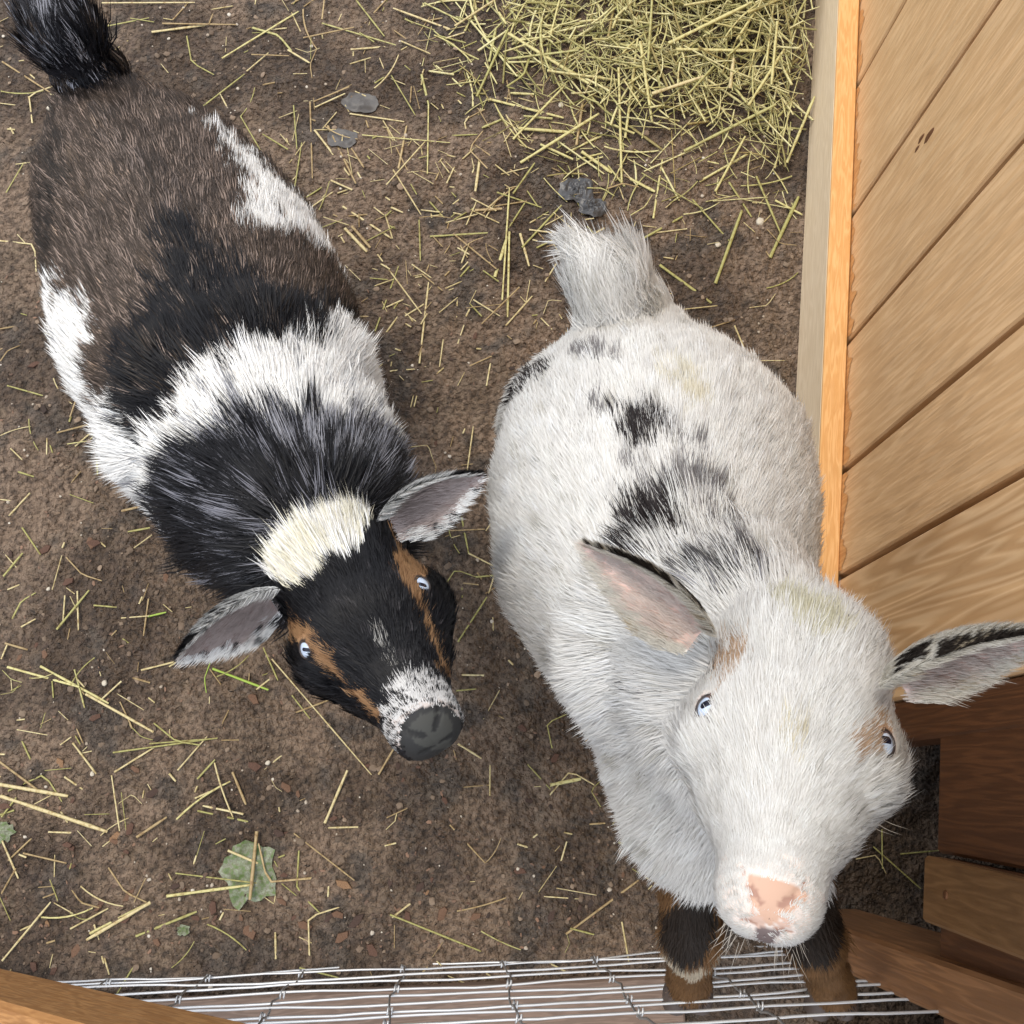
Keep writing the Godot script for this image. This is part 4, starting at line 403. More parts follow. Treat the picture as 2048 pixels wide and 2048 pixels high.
		[Vector3(0.1931, 0.4528, -0.4832), 0.015, Vector3(0.1958, 0.5165, -0.4169), 0.015, 5, 0.03, Vector3(0.0295, 0.6922, 0.7211)],
		[Vector3(0.1958, 0.5165, -0.4169), 0.015, Vector3(0.2022, 0.5986, -0.3296), 0.015, 5, 0.03, Vector3(0.0531, 0.6844, 0.7271)],
		[Vector3(0.2022, 0.5986, -0.3296), 0.015, Vector3(0.1975, 0.6369, -0.2306), 0.015, 5, 0.03, Vector3(-0.0443, 0.3602, 0.9318)],
		[Vector3(0.1975, 0.6369, -0.2306), 0.015, Vector3(0.209, 0.6578, -0.1428), 0.015, 5, 0.03, Vector3(0.1271, 0.23, 0.9649)],
		[Vector3(0.2586, 0.5093, -0.3954), 0.026, Vector3(0.2571, 0.4993, -0.4253), 0.02, 5, 0.03, Vector3(-0.0457, -0.3162, -0.9476)],
		[Vector3(0.2453, 0.6573, -0.1746), 0.028, Vector3(0.2876, 0.6073, -0.1266), 0.034, 5, 0.03, Vector3(0.5215, -0.6155, 0.591)],
		[Vector3(0.1366, 0.5093, -0.3895), 0.026, Vector3(0.1351, 0.4993, -0.4195), 0.02, 5, 0.03, Vector3(-0.0457, -0.3162, -0.9476)],
		[Vector3(0.1699, 0.6573, -0.171), 0.028, Vector3(0.1323, 0.6073, -0.1191), 0.034, 5, 0.03, Vector3(-0.4621, -0.6155, 0.6385)],
		[Vector3(0.209, 0.53, -0.1428), 0.105, Vector3(0.2353, 0.5, -0.0303), 0.074, 0, 0.05, Vector3(0, -1, 0.2)],
		[Vector3(0.2353, 0.5, -0.0303), 0.074, Vector3(0.2386, 0.52, 0.0086), 0.048, 1, 0.05, Vector3(-0.0761, -0.456, -0.8867)],
		[Vector3(0.2386, 0.52, 0.0086), 0.055, Vector3(0.2344, 0.69, -0.0578), 0.06, 1, 0.05, Vector3(0.0229, -0.9313, 0.3636)],
		[Vector3(0.2577, 0.38, -0.4199), 0.085, Vector3(0.2601, 0.26, -0.3699), 0.055, 2, 0.03, Vector3(0.0185, -0.9231, 0.3842)],
		[Vector3(0.2601, 0.26, -0.3699), 0.045, Vector3(0.2553, 0.14, -0.4698), 0.022, 2, 0.03, Vector3(-0.0309, -0.7682, -0.6394)],
		[Vector3(0.2553, 0.14, -0.4698), 0.02, Vector3(0.2559, 0.045, -0.4578), 0.016, 4, 0.03, Vector3(0.006, -0.9921, 0.1252)],
		[Vector3(0.2559, 0.045, -0.4578), 0.018, Vector3(0.2565, 0.015, -0.4458), 0.02, 4, 0.03, Vector3(0.0179, -0.9285, 0.371)],
		[Vector3(0.1339, 0.38, -0.4139), 0.085, Vector3(0.1363, 0.26, -0.3639), 0.055, 2, 0.03, Vector3(0.0185, -0.9231, 0.3842)],
		[Vector3(0.1363, 0.26, -0.3639), 0.045, Vector3(0.1315, 0.14, -0.4638), 0.022, 2, 0.03, Vector3(-0.0309, -0.7682, -0.6394)],
		[Vector3(0.1315, 0.14, -0.4638), 0.02, Vector3(0.132, 0.045, -0.4518), 0.016, 4, 0.03, Vector3(0.006, -0.9921, 0.1252)],
		[Vector3(0.132, 0.045, -0.4518), 0.018, Vector3(0.1326, 0.015, -0.4398), 0.02, 4, 0.03, Vector3(0.0179, -0.9285, 0.371)],
		[Vector3(0.2289, 0.47, 0.0288), 0.038, Vector3(0.2379, 0.4, 0.1357), 0.019, 2, 0.03, Vector3(0.0701, -0.5468, 0.8343)],
		[Vector3(0.2379, 0.4, 0.1357), 0.0185, Vector3(0.2507, 0.325, 0.1938), 0.0205, 4, 0.03, Vector3(0.1336, -0.7834, 0.607)],
		[Vector3(0.3189, 0.47, 0.0486), 0.038, Vector3(0.3643, 0.4, 0.139), 0.019, 2, 0.03, Vector3(0.3694, -0.5692, 0.7345)],
		[Vector3(0.3643, 0.4, 0.139), 0.0185, Vector3(0.3995, 0.345, 0.1969), 0.0205, 4, 0.03, Vector3(0.4025, -0.6302, 0.6639)],
		[Vector3(0.1969, 0.45, -0.4628), 0.04, Vector3(0.1846, 0.475, -0.4894), 0.036, 3, 0.03, Vector3(-0.3182, 0.6497, -0.6904)],
		[Vector3(0.1846, 0.475, -0.4894), 0.036, Vector3(0.1566, 0.53, -0.5113), 0.026, 3, 0.03, Vector3(-0.4283, 0.8395, -0.3343)],
		[Vector3(0.1566, 0.53, -0.5113), 0.026, Vector3(0.1266, 0.55, -0.5364), 0.01, 3, 0.03, Vector3(-0.6822, 0.4552, -0.5723)]],
	"label": "white goat with sparse black spots, pink nose and blue eyes",
	"fur": "white_fur",
	"leg": Color(0.22, 0.115, 0.045),
	"leg_top": 0.47,
	"leg_from": -0.12,
	"leg_marks": [[Vector3(0.23, 0.44, 0.1139), Vector3(0.019, 0.06, 0.04), Color(0.035, 0.022, 0.014)], [Vector3(0.2523, 0.315, 0.2059), Vector3(0.045, 0.028, 0.03), Color(0.075, 0.05, 0.038)], [Vector3(0.2384, 0.395, 0.1487), Vector3(0.05, 0.022, 0.03), Color(0.6, 0.52, 0.4)], [Vector3(0.3524, 0.44, 0.117), Vector3(0.03, 0.05, 0.04), Color(0.04, 0.024, 0.014)], [Vector3(0.4113, 0.33, 0.2084), Vector3(0.045, 0.03, 0.03), Color(0.07, 0.045, 0.03)]],
	"lid": Color(0.1, 0.06, 0.055),
	"hood": Color(0.34, 0.25, 0.22),
	"gaze": 0.2,
	"slit": 0.19,
	"hole": 0.0008,
	"nostril": Color(0.36, 0.2, 0.15),
	"ear_in": Color(0.8, 0.6, 0.54),
	"ear_out": Color(0.76, 0.73, 0.66),
	"ear_hair": Color(0.8, 0.74, 0.68),
	"ear_mix": 0.04,
	"ear_other": Color(0.5, 0.42, 0.3),
	"whiskers": true,
	"thick": 1.0,
	"ear_marks": [[-0.75, 0.22, 0.1, 0.35, Color(0.03, 0.022, 0.018)], [-0.80, 0.2, 0.4, 0.95, Color(0.035, 0.026, 0.02)]]}]

func numbered(called: String) -> String:
	var n: int = taken.get(called, 0)
	taken[called] = n + 1
	return called if n == 0 else "%s_%03d" % [called, n]

func tag(o: Node, label: String, category: String, group := "", kind := "") -> void:
	if label: o.set_meta("label", label)
	if category: o.set_meta("category", category)
	if group: o.set_meta("group", group)
	if kind: o.set_meta("kind", kind)

func thing(called: String, label: String, category: String, at := Vector3.ZERO, group := "") -> Node3D:
	var o := Node3D.new()
	o.name = numbered(called)
	add_child(o)
	o.position = at
	tag(o, label, category, group)
	return o

func put(parent: Node, called: String, mesh: Mesh, m: Material, at := Transform3D.IDENTITY) -> MeshInstance3D:
	var o := MeshInstance3D.new()
	o.name = called if parent != self else numbered(called)
	o.mesh = mesh
	if m: o.material_override = m
	o.transform = at
	parent.add_child(o, true)
	return o

func lin(r: float, g: float, b: float) -> Color:
	return Color(r, g, b).linear_to_srgb()

func mat(c: Color, rough := 0.8) -> StandardMaterial3D:
	var m := StandardMaterial3D.new()
	m.albedo_color = c
	m.roughness = rough
	return m

func noise_tex(seed_: int, freq: float, octaves: int, stops: Array, size := 512, type := FastNoiseLite.TYPE_SIMPLEX_SMOOTH) -> NoiseTexture2D:
	var n := FastNoiseLite.new()
	n.seed = seed_
	n.noise_type = type
	n.frequency = freq
	n.fractal_octaves = octaves
	var t := NoiseTexture2D.new()
	t.width = size
	t.height = size
	t.seamless = true
	t.noise = n
	if stops:
		var g := Gradient.new()
		var off := PackedFloat32Array()
		var col := PackedColorArray()
		for s in stops:
			off.append(s[0])
			col.append(s[1])
		g.offsets = off
		g.colors = col
		t.color_ramp = g
	return t

func normal_tex(seed_: int, freq: float, octaves: int, strength: float, size := 512) -> NoiseTexture2D:
	var t := noise_tex(seed_, freq, octaves, [], size)
	t.as_normal_map = true
	t.bump_strength = strength
	return t

# ---------------------------------------------------------------- shapes
func tri(st: SurfaceTool, a: Vector3, b: Vector3, c: Vector3) -> void:
	st.add_vertex(a); st.add_vertex(b); st.add_vertex(c)

func quad(st: SurfaceTool, a: Vector3, b: Vector3, c: Vector3, d: Vector3) -> void:
	tri(st, a, b, c); tri(st, a, c, d)

func chamfer_box(size: Vector3, ch := 0.004, warp := 0.0) -> ArrayMesh:
	# a box with bevelled edges; warp gives a sawn board its slight unevenness
	var h := size * 0.5
	var st := SurfaceTool.new()
	st.begin(Mesh.PRIMITIVE_TRIANGLES)
	st.set_smooth_group(-1)
	var v := {}
	for sx in [-1, 1]:
		for sy in [-1, 1]:
			for sz in [-1, 1]:
				var j := Vector3(rng.randf_range(-warp, warp), rng.randf_range(-warp, warp), rng.randf_range(-warp, warp))
				var p := Vector3(sx * h.x, sy * h.y, sz * h.z) + j
				v[[sx, sy, sz, 0]] = p - Vector3(0, sy * ch, sz * ch)
				v[[sx, sy, sz, 1]] = p - Vector3(sx * ch, 0, sz * ch)
				v[[sx, sy, sz, 2]] = p - Vector3(sx * ch, sy * ch, 0)
	var faces := []
	for s in [-1, 1]:
		faces.append([v[[s, -1, -1, 0]], v[[s, 1, -1, 0]], v[[s, 1, 1, 0]], v[[s, -1, 1, 0]]])
		faces.append([v[[-1, s, -1, 1]], v[[1, s, -1, 1]], v[[1, s, 1, 1]], v[[-1, s, 1, 1]]])
		faces.append([v[[-1, -1, s, 2]], v[[1, -1, s, 2]], v[[1, 1, s, 2]], v[[-1, 1, s, 2]]])
		for t in [-1, 1]:
			faces.append([v[[s, t, -1, 0]], v[[s, t, 1, 0]], v[[s, t, 1, 1]], v[[s, t, -1, 1]]])
			faces.append([v[[-1, s, t, 1]], v[[1, s, t, 1]], v[[1, s, t, 2]], v[[-1, s, t, 2]]])
			faces.append([v[[s, -1, t, 0]], v[[s, 1, t, 0]], v[[s, 1, t, 2]], v[[s, -1, t, 2]]])
			for u in [-1, 1]:
				faces.append([v[[s, t, u, 0]], v[[s, t, u, 1]], v[[s, t, u, 2]]])
	for f in faces:
		var n: Vector3 = (f[1] - f[0]).cross(f[2] - f[0])
		var c: Vector3 = f[0] + f[1] + f[2]
		if n.dot(c) > 0: f.reverse()
		for k in range(2, f.size()):
			tri(st, f[0], f[k - 1], f[k])
	st.generate_normals()
	return st.commit()

func tube(path: PackedVector3Array, radius: PackedFloat32Array, sides := 6, flat := 1.0) -> ArrayMesh:
	var verts := PackedVector3Array()
	var norms := PackedVector3Array()
	var idx := PackedInt32Array()
	var n := path.size()
	for i in n:
		var d := (path[mini(i + 1, n - 1)] - path[maxi(i - 1, 0)]).normalized()
		var up := Vector3.UP if absf(d.y) < 0.9 else Vector3.RIGHT
		var sx := d.cross(up).normalized()
		var sy := sx.cross(d).normalized()
		for k in sides:
			var a := TAU * k / sides
			var o := sx * cos(a) + sy * sin(a) * flat
			verts.append(path[i] + o * radius[i])
			norms.append(o.normalized())
	for i in n - 1:
		for k in sides:
			var a := i * sides + k
			var b := i * sides + (k + 1) % sides
			idx.append_array([a, b, a + sides, b, b + sides, a + sides])
	for e in [0, n - 1]:
		var c := verts.size()
		verts.append(path[e])
		norms.append((path[e] - path[1 if e == 0 else n - 2]).normalized())
		for k in sides:
			idx.append_array([c, e * sides + k, e * sides + (k + 1) % sides])
	return arrays_mesh(verts, norms, idx)

func arrays_mesh(verts: PackedVector3Array, norms: PackedVector3Array, idx: PackedInt32Array, cols := PackedColorArray()) -> ArrayMesh:
	var a := []
	a.resize(Mesh.ARRAY_MAX)
	a[Mesh.ARRAY_VERTEX] = verts
	a[Mesh.ARRAY_NORMAL] = norms
	a[Mesh.ARRAY_INDEX] = idx
	if cols.size(): a[Mesh.ARRAY_COLOR] = cols
	var m := ArrayMesh.new()
	m.add_surface_from_arrays(Mesh.PRIMITIVE_TRIANGLES, a)
	return m

func lumpy(seed_: int, rough: float, squash: float, seg := 6) -> ArrayMesh:
	# an irregular pebble or clod about 1 unit across
	var r := RandomNumberGenerator.new()
	r.seed = seed_
	var st := SurfaceTool.new()
	st.begin(Mesh.PRIMITIVE_TRIANGLES)
	var ring := []
	for i in seg + 1:
		var row := []
		for k in seg + 2:
			var th := PI * i / seg
			var ph := TAU * k / (seg + 2)
			var rad := 0.5 * (1.0 + r.randf_range(-rough, rough))
			if i == 0 or i == seg: rad = 0.45
			row.append(Vector3(sin(th) * cos(ph) * rad, cos(th) * rad * squash, sin(th) * sin(ph) * rad))
		ring.append(row)
	for i in seg:
		for k in seg + 2:
			var k2 := (k + 1) % (seg + 2)
			quad(st, ring[i][k], ring[i][k2], ring[i + 1][k2], ring[i + 1][k])
	st.generate_normals()
	return st.commit()

func chip_mesh(seed_: int) -> ArrayMesh:
	# a splintered flake of bark: uneven outline, real thickness
	var r := RandomNumberGenerator.new()
	r.seed = seed_
	var st := SurfaceTool.new()
	st.begin(Mesh.PRIMITIVE_TRIANGLES)
	st.set_smooth_group(-1)
	var n := 5
	var top := []
	var bot := []
	for k in n:
		var a := TAU * (k + r.randf_range(-0.25, 0.25)) / n
		var rad := r.randf_range(0.3, 0.6)
		var p := Vector3(cos(a) * rad, 0, sin(a) * rad * 0.46)
		top.append(p * 0.9 + Vector3(0, r.randf_range(0.08, 0.17), 0))
		bot.append(p + Vector3(0, -0.1, 0))
	var c := Vector3(0, 0.16, 0)
	for k in n:
		var k2 := (k + 1) % n
		tri(st, c, top[k], top[k2])
		quad(st, top[k], bot[k], bot[k2], top[k2])
	st.generate_normals()
	return st.commit()

func straw_mesh(seed_: int, bend: float, kink: bool, aspect := 1.0) -> ArrayMesh:
	# one unit long along x; aspect is width over length (1: scaled when placed)
	var r := RandomNumberGenerator.new()
	r.seed = seed_
	var path := PackedVector3Array()
	var rad := PackedFloat32Array()
	var n := 7
	for i in n:
		var t := float(i) / (n - 1)
		var z := bend * (t - t * t)
		if kink: z = bend * minf(t / 0.55, (1.0 - t) / 0.45)
		path.append(Vector3(t - 0.5, 0, z))
		var w := 0.5 * aspect * (1.0 + 0.18 * r.randf_range(-1, 1))
		if i == n - 1: w *= 0.75
		rad.append(w)
	var verts := PackedVector3Array()
	var norms := PackedVector3Array()
	var idx := PackedInt32Array()
	var prof := [Vector2(-1, -0.25), Vector2(-0.75, 0.35), Vector2(-0.1, 0.62), Vector2(0.65, 0.4), Vector2(1, -0.2), Vector2(0.1, -0.5)]
	for i in n:
		for q in prof:
			verts.append(path[i] + Vector3(0, q.y * rad[i], q.x * rad[i]))
			norms.append(Vector3(0, q.y * 1.4, q.x).normalized())
	var s := prof.size()
	for i in n - 1:
		for k in s:
			var a := i * s + k
			var b := i * s + (k + 1) % s
			idx.append_array([a, a + s, b, b, a + s, b + s])
	for e in [0, n - 1]:
		var c := verts.size()
		verts.append(path[e])
		norms.append(Vector3(-1 if e == 0 else 1, 0, 0))
		for k in s:
			idx.append_array([c, e * s + k, e * s + (k + 1) % s])
	return arrays_mesh(verts, norms, idx)

# ---------------------------------------------------------------- ground
func soil(x: float, z: float) -> float:
	return lump.get_noise_2d(x * 100.0, z * 100.0) * 0.013 + fine.get_noise_2d(x * 100.0, z * 100.0) * 0.009

func build_ground() -> void:
	var xs := PackedFloat32Array([-40, -15, -6, -3, -1.8])
	var zs := PackedFloat32Array([-40, -15, -6, -3.2, -2.2])
	var x := -1.25
	while x < 1.05:
		xs.append(x)
		x += 0.0075
	xs.append_array([1.4, 2.5, 6, 15, 40])
	var z := -1.85
	while z < 0.62:
		zs.append(z)
		z += 0.0075
	zs.append_array([0.9, 2, 6, 15, 40])
	var verts := PackedVector3Array()
	var norms := PackedVector3Array()
	var cols := PackedColorArray()
	var idx := PackedInt32Array()
	var patch := FastNoiseLite.new()
	patch.seed = 77
	patch.frequency = 3.2
	patch.fractal_octaves = 4
	var w := xs.size()
	for zz in zs:
		for xx in xs:
			var near: bool = absf(xx) < 1.3 and zz > -1.9 and zz < 0.7
			verts.append(Vector3(xx, soil(xx, zz) if near else 0.0, zz))
			var p := clampf(patch.get_noise_2d(xx, zz) * 1.9 + 0.5, 0, 1)
			var c := SOIL_A.lerp(SOIL_B, p)
			var q := patch.get_noise_2d(xx * 2.7 + 40, zz * 2.7)
			if q > 0.22: c = c.lerp(SOIL_C, minf(1.0, (q - 0.22) * 5.0))
			cols.append(c)
	for j in zs.size():
		for i in w:
			var a := verts[j * w + maxi(i - 1, 0)]
			var b := verts[j * w + mini(i + 1, w - 1)]
			var c := verts[maxi(j - 1, 0) * w + i]
			var d := verts[mini(j + 1, zs.size() - 1) * w + i]
			norms.append((d - c).cross(b - a).normalized())
	for j in zs.size() - 1:
		for i in w - 1:
			var a := j * w + i
			idx.append_array([a, a + 1, a + w, a + 1, a + w + 1, a + w])
	var m := mat(Color.WHITE, 0.82)
	m.vertex_color_use_as_albedo = true
	m.uv1_triplanar = true
	m.uv1_world_triplanar = true
	m.uv1_scale = Vector3(2.3, 2.3, 2.3)
	m.albedo_texture = noise_tex(5, 0.03, 6, [[0.0, Color(0.4, 0.38, 0.36)], [0.4, Color(0.72, 0.69, 0.66)], [0.6, Color(0.94, 0.92, 0.9)], [1.0, Color(1, 1, 1)]], 1024)
	m.normal_enabled = true
	m.normal_texture = normal_tex(8, 0.05, 6, 26.0, 1024)
	m.normal_scale = 1.0
	m.roughness_texture = noise_tex(9, 0.012, 4, [[0.0, Color(0.55, 0.55, 0.55)], [0.5, Color(0.85, 0.85, 0.85)], [1.0, Color(1, 1, 1)]], 512)
	var g := put(self, "ground", arrays_mesh(verts, norms, idx, cols), m)
	tag(g, "bare brown trampled mud floor of the pen", "ground", "", "structure")

func scatter(called: String, mesh: Mesh, m: Material, ts: Array, cs: Array, parent: Node = self) -> MultiMeshInstance3D:
	var mm := MultiMesh.new()
	mm.transform_format = MultiMesh.TRANSFORM_3D
	mm.use_colors = true
	mm.mesh = mesh
	mm.instance_count = ts.size()
	for i in ts.size():
		mm.set_instance_transform(i, ts[i])
		mm.set_instance_color(i, cs[i])
	var o := MultiMeshInstance3D.new()
	o.name = numbered(called) if parent == self else called
	o.multimesh = mm
	o.material_override = m
	parent.add_child(o, true)
	return o

func on_soil(x: float, z: float, turn: float, tilt: float, scale_: Vector3, lift: float) -> Transform3D:
	var b := Basis(Vector3.UP, turn) * Basis(Vector3.BACK, tilt) * Basis.from_scale(scale_)
	return Transform3D(b, Vector3(x, soil(x, z) + lift, z))

func straw_tone(pile: bool) -> Color:
	var t := rng.randf()
	if pile:
		if t < 0.55: return Color(0.55, 0.50, 0.22).lerp(Color(0.68, 0.64, 0.36), rng.randf())
		if t < 0.86: return Color(0.36, 0.34, 0.13).lerp(Color(0.52, 0.49, 0.22), rng.randf())
		return Color(0.2, 0.2, 0.06).lerp(Color(0.34, 0.26, 0.1), rng.randf())
	if t < 0.6: return Color(0.52, 0.43, 0.22).lerp(Color(0.67, 0.58, 0.34), rng.randf())
	if t < 0.85: return Color(0.3, 0.21, 0.1).lerp(Color(0.44, 0.33, 0.17), rng.randf())
	return Color(0.36, 0.34, 0.12)

func pile_height(x: float, z: float) -> float:
	# the hay heaped against the wall, thickest by the base board at the back
	var d := Vector2((x - 0.46) / 0.40, (z + 1.40) / 0.36).length()
	return 0.085 * clampf(1.12 - d + 0.22 * lump.get_noise_2d(x * 60.0 + 300.0, z * 60.0), 0.0, 1.0)

func in_wall(x: float, z: float) -> bool:
	return (Vector3(x, 0, z) - WALL_O).dot(WALL_N) > -0.006

func build_litter() -> void:
	# clods and grit
	var ts := []
	var cs := []
	var sm := mat(Color.WHITE, 0.9)
	sm.vertex_color_use_as_albedo = true
	for i in 13000:
		var x := rng.randf_range(-1.05, 0.62)
		var z := rng.randf_range(-1.7, 0.3)
		if in_wall(x, z): continue
		var s := 0.0018 + 0.010 * pow(rng.randf(), 6.0)
		ts.append(on_soil(x, z, rng.randf() * TAU, rng.randf_range(-0.5, 0.5), Vector3(s, s * 0.5, s * rng.randf_range(0.6, 1.3)), s * 0.05))
		cs.append(SOIL_A.lerp(SOIL_B, rng.randf()) * rng.randf_range(0.55, 1.15))
	tag(scatter("soil_crumbs", lumpy(3, 0.3, 0.8), sm, ts, cs), "small brown crumbs of earth strewn over the mud", "soil", "", "stuff")
	ts = []
	cs = []
	for i in 900:
		var x := rng.randf_range(-1.05, 0.6)
		var z := rng.randf_range(-1.7, 0.25)
		if in_wall(x, z): continue
		var s := 0.0022 + 0.0045 * pow(rng.randf(), 2.5)
		ts.append(on_soil(x, z, rng.randf() * TAU, 0, Vector3(s, s * 0.7, s * rng.randf_range(0.7, 1.3)), s * 0.15))
		cs.append(Color(0.55, 0.5, 0.42).lerp(Color(0.3, 0.24, 0.18), rng.randf()))
	tag(scatter("grit", lumpy(8, 0.2, 0.8), sm, ts, cs), "pale gravel grains pressed into the mud", "gravel", "", "stuff")

	# straw: meshes shared by all stalks
	var kinds := []
	for k in 3: kinds.append(straw_mesh(20 + k, 0.0, false))
	for k in 3: kinds.append(straw_mesh(30 + k, [0.10, -0.2, 0.3][k], false, 0.034))
	for k in 4: kinds.append(straw_mesh(40 + k, [0.22, -0.4, 0.12, -0.16][k], true, [0.03, 0.045, 0.035, 0.05][k]))
	var tones := []
	for k in 10:
		var m := mat(straw_tone(k >= 6).linear_to_srgb(), 0.55)
		m.backlight_enabled = true
		m.backlight = Color(0.25, 0.22, 0.1)
		weather(m)
		tones.append(m)
	tones.append(mat(lin(0.30, 0.42, 0.06), 0.5))
	var count := 0
	for s in STRAWS:
		# [x1, z1, x2, z2, width, tone]
		var a := Vector3(s[0], soil(s[0], s[1]) + 0.003, s[1])
		var b := Vector3(s[2], soil(s[2], s[3]) + 0.003, s[3])
		a.y += pile_height(a.x, a.z)
		b.y += pile_height(b.x, b.z)
		if a.x > 0.36 and a.z > -0.12:   # stalks in the doorway
			a.y = 0.012
			b.y = 0.014
		place_stalk(kinds, a, b, s[4], tones[int(s[5])], "" if s[5] != 10 else "fresh green grass stem near the dark goat's lower ear", "straw stalks scattered on the mud")
		count += 1
	while count < 300:
		var x := rng.randf_range(-0.95, 0.55)
		var z := rng.randf_range(-1.6, 0.2)
		var pile := pile_height(x, z)
		if in_wall(x, z) or in_wall(x + 0.05, z): continue
		if rng.randf() > straw_density(x, z): continue
		var ang := rng.randf() * TAU
		var l := rng.randf_range(0.03, 0.11) * (1.2 if pile > 0.01 else 1.0)
		var d := Vector3(cos(ang), 0, sin(ang)) * l * 0.5
		var lift := pile + 0.004
		var a := Vector3(x, soil(x, z) + lift, z) - d
		var b := Vector3(x, soil(x, z) + lift + rng.randf_range(-0.004, 0.008), z) + d
		if in_wall(a.x, a.z) or in_wall(b.x, b.z): continue
		place_stalk(kinds, a, b, rng.randf_range(0.0024, 0.0046), tones[rng.randi_range(0, 5) if pile < 0.01 else rng.randi_range(5, 9)], "", "hay stalks on the heap" if pile > 0.015 else "straw stalks scattered on the mud")
		count += 1

	# the rest of the hay and chaff
	var hm := mat(Color.WHITE, 0.6)
	weather(hm)
	hm.vertex_color_use_as_albedo = true
	hm.backlight_enabled = true
	hm.backlight = Color(0.3, 0.28, 0.12)
	for k in 4:
		ts = []
		cs = []
		for i in 1500:
			var u := pow(rng.randf(), 0.7)
			var ang := rng.randf() * TAU
			var x := 0.44 + cos(ang) * u * 0.54
			var z := -1.40 + sin(ang) * u * 0.46
			if in_wall(x + 0.015, z): continue
			var ph := pile_height(x, z)
			if ph < 0.02 and rng.randf() < 0.7: continue
			var l := 0.02 + 0.12 * pow(rng.randf(), 1.6)
			var wd := 0.0013 + 0.0034 * pow(rng.randf(), 2.2)
			var turn := rng.randf() * TAU
			var reach := l * 0.5 * absf(cos(turn))
			if in_wall(x + reach, z): continue
			ts.append(on_soil(x, z, turn, rng.randf_range(-0.3, 0.3) * clampf(ph * 30.0, 0.15, 1.0), Vector3(l, wd, wd) if k < 2 else Vector3(l, l * 0.9, l) * 0.9, 0.003 + ph * pow(rng.randf(), 0.7)))
			cs.append(straw_tone(true))
		tag(scatter("hay", [kinds[0], kinds[1], kinds[4], kinds[5]][k], hm, ts, cs), ["green yellow hay heaped against the base of the wall", "finer stems mixed through the hay heap", "broken stems mixed through the hay heap", "loose stems fringing the hay heap"][k], "hay", "", "stuff")
	for k in 2:
		ts = []
		cs = []
		for i in 1900:
			var x := rng.randf_range(-1.0, 0.58)
			var z := rng.randf_range(-1.68, 0.24)
			if in_wall(x + 0.03, z): continue
			if rng.randf() > straw_density(x, z) + 0.12: continue
			var l := 0.008 + 0.05 * pow(rng.randf(), 1.8)
			var wd := rng.randf_range(0.001, 0.003)
			ts.append(on_soil(x, z, rng.randf() * TAU, rng.randf_range(-0.06, 0.06), Vector3(l, wd, wd), 0.002))
			cs.append(straw_tone(false))
		tag(scatter("chaff", kinds[k], hm, ts, cs), ["short bits of chopped straw trodden into the mud", "finest splinters of straw trodden into the mud"][k], "straw", "", "stuff")

	# bark chips
	var chips := []
	for k in 6: chips.append(chip_mesh(60 + k))
	var chip_mats := []
	for c in [[0.15, 0.082, 0.056], [0.22, 0.13, 0.082], [0.09, 0.055, 0.042], [0.36, 0.225, 0.125], [0.065, 0.045, 0.037]]:
		var m := mat(lin(c[0], c[1], c[2]), 0.85)
		m.normal_enabled = true
		m.normal_texture = M.bark_normal
		m.uv1_triplanar = true
		m.uv1_scale = Vector3(1.2, 1.2, 5)
		m.albedo_texture = M.bark_tone
		chip_mats.append(m)
	for i in 170:
		var x := -0.72 + 1.0 * pow(rng.randf(), 1.3)
		var z := 0.16 - 0.95 * pow(rng.randf(), 2.2)
		if i < CHIPS.size():
			x = CHIPS[i][0]
			z = CHIPS[i][1]
		var s := rng.randf_range(0.009, 0.026)
		if i < CHIPS.size(): s = CHIPS[i][2]
		var ck: int = [0, 0, 1, 2, 4, 2][rng.randi_range(0, 5)]
		if i < CHIPS.size(): ck = int(CHIPS[i][3])
		var o := put(self, "bark_chip", chips[i % 6], chip_mats[ck], on_soil(x, z, rng.randf() * TAU, rng.randf_range(-0.15, 0.15), Vector3(s, s * 0.5, s), s * 0.06))
		tag(o, "%s %s bark chip lying %s" % ["large" if s > 0.019 else ("tiny" if s < 0.012 else "small"), ["reddish brown", "light brown", "dark brown", "orange tan", "blackish"][ck], place_name(o.position)], "wood chip", "bark chips on the mud")
	# finer bark crumbs
	ts = []
	cs = []
	var bm := mat(Color.WHITE, 0.9)
	bm.vertex_color_use_as_albedo = true
	for i in 1100:
		var x := -0.75 + 1.15 * pow(rng.randf(), 1.2)
		var z := 0.2 - 1.0 * pow(rng.randf(), 1.7)
		var s := 0.004 + 0.008 * pow(rng.randf(), 2.0)
		ts.append(on_soil(x, z, rng.randf() * TAU, rng.randf_range(-0.3, 0.3), Vector3(s, s * 0.5, s * rng.randf_range(0.6, 1.1)), s * 0.05))
		cs.append(Color(0.22, 0.13, 0.085).lerp(Color(0.07, 0.046, 0.034), rng.randf()))
	tag(scatter("bark_crumbs", chips[2], bm, ts, cs), "fine brown bark crumbs trodden into the mud near the fence", "mulch", "", "stuff")
	# pebbles that stand out
	for p in PEBBLES:
		var o := put(self, "pebble", lumpy(int(p[0] * 1000.0) & 63, 0.16, 0.7, 8), mat(lin(0.5, 0.45, 0.36), 0.8), on_soil(p[0], p[1], p[0] * 9.0, 0, Vector3(p[2], p[2] * 0.8, p[2] * 0.85), p[2] * 0.2))
		tag(o, "%s pale round pebble lying %s" % ["larger" if p[2] > 0.009 else "small", place_name(o.position)], "pebble", "pale pebbles on the mud")

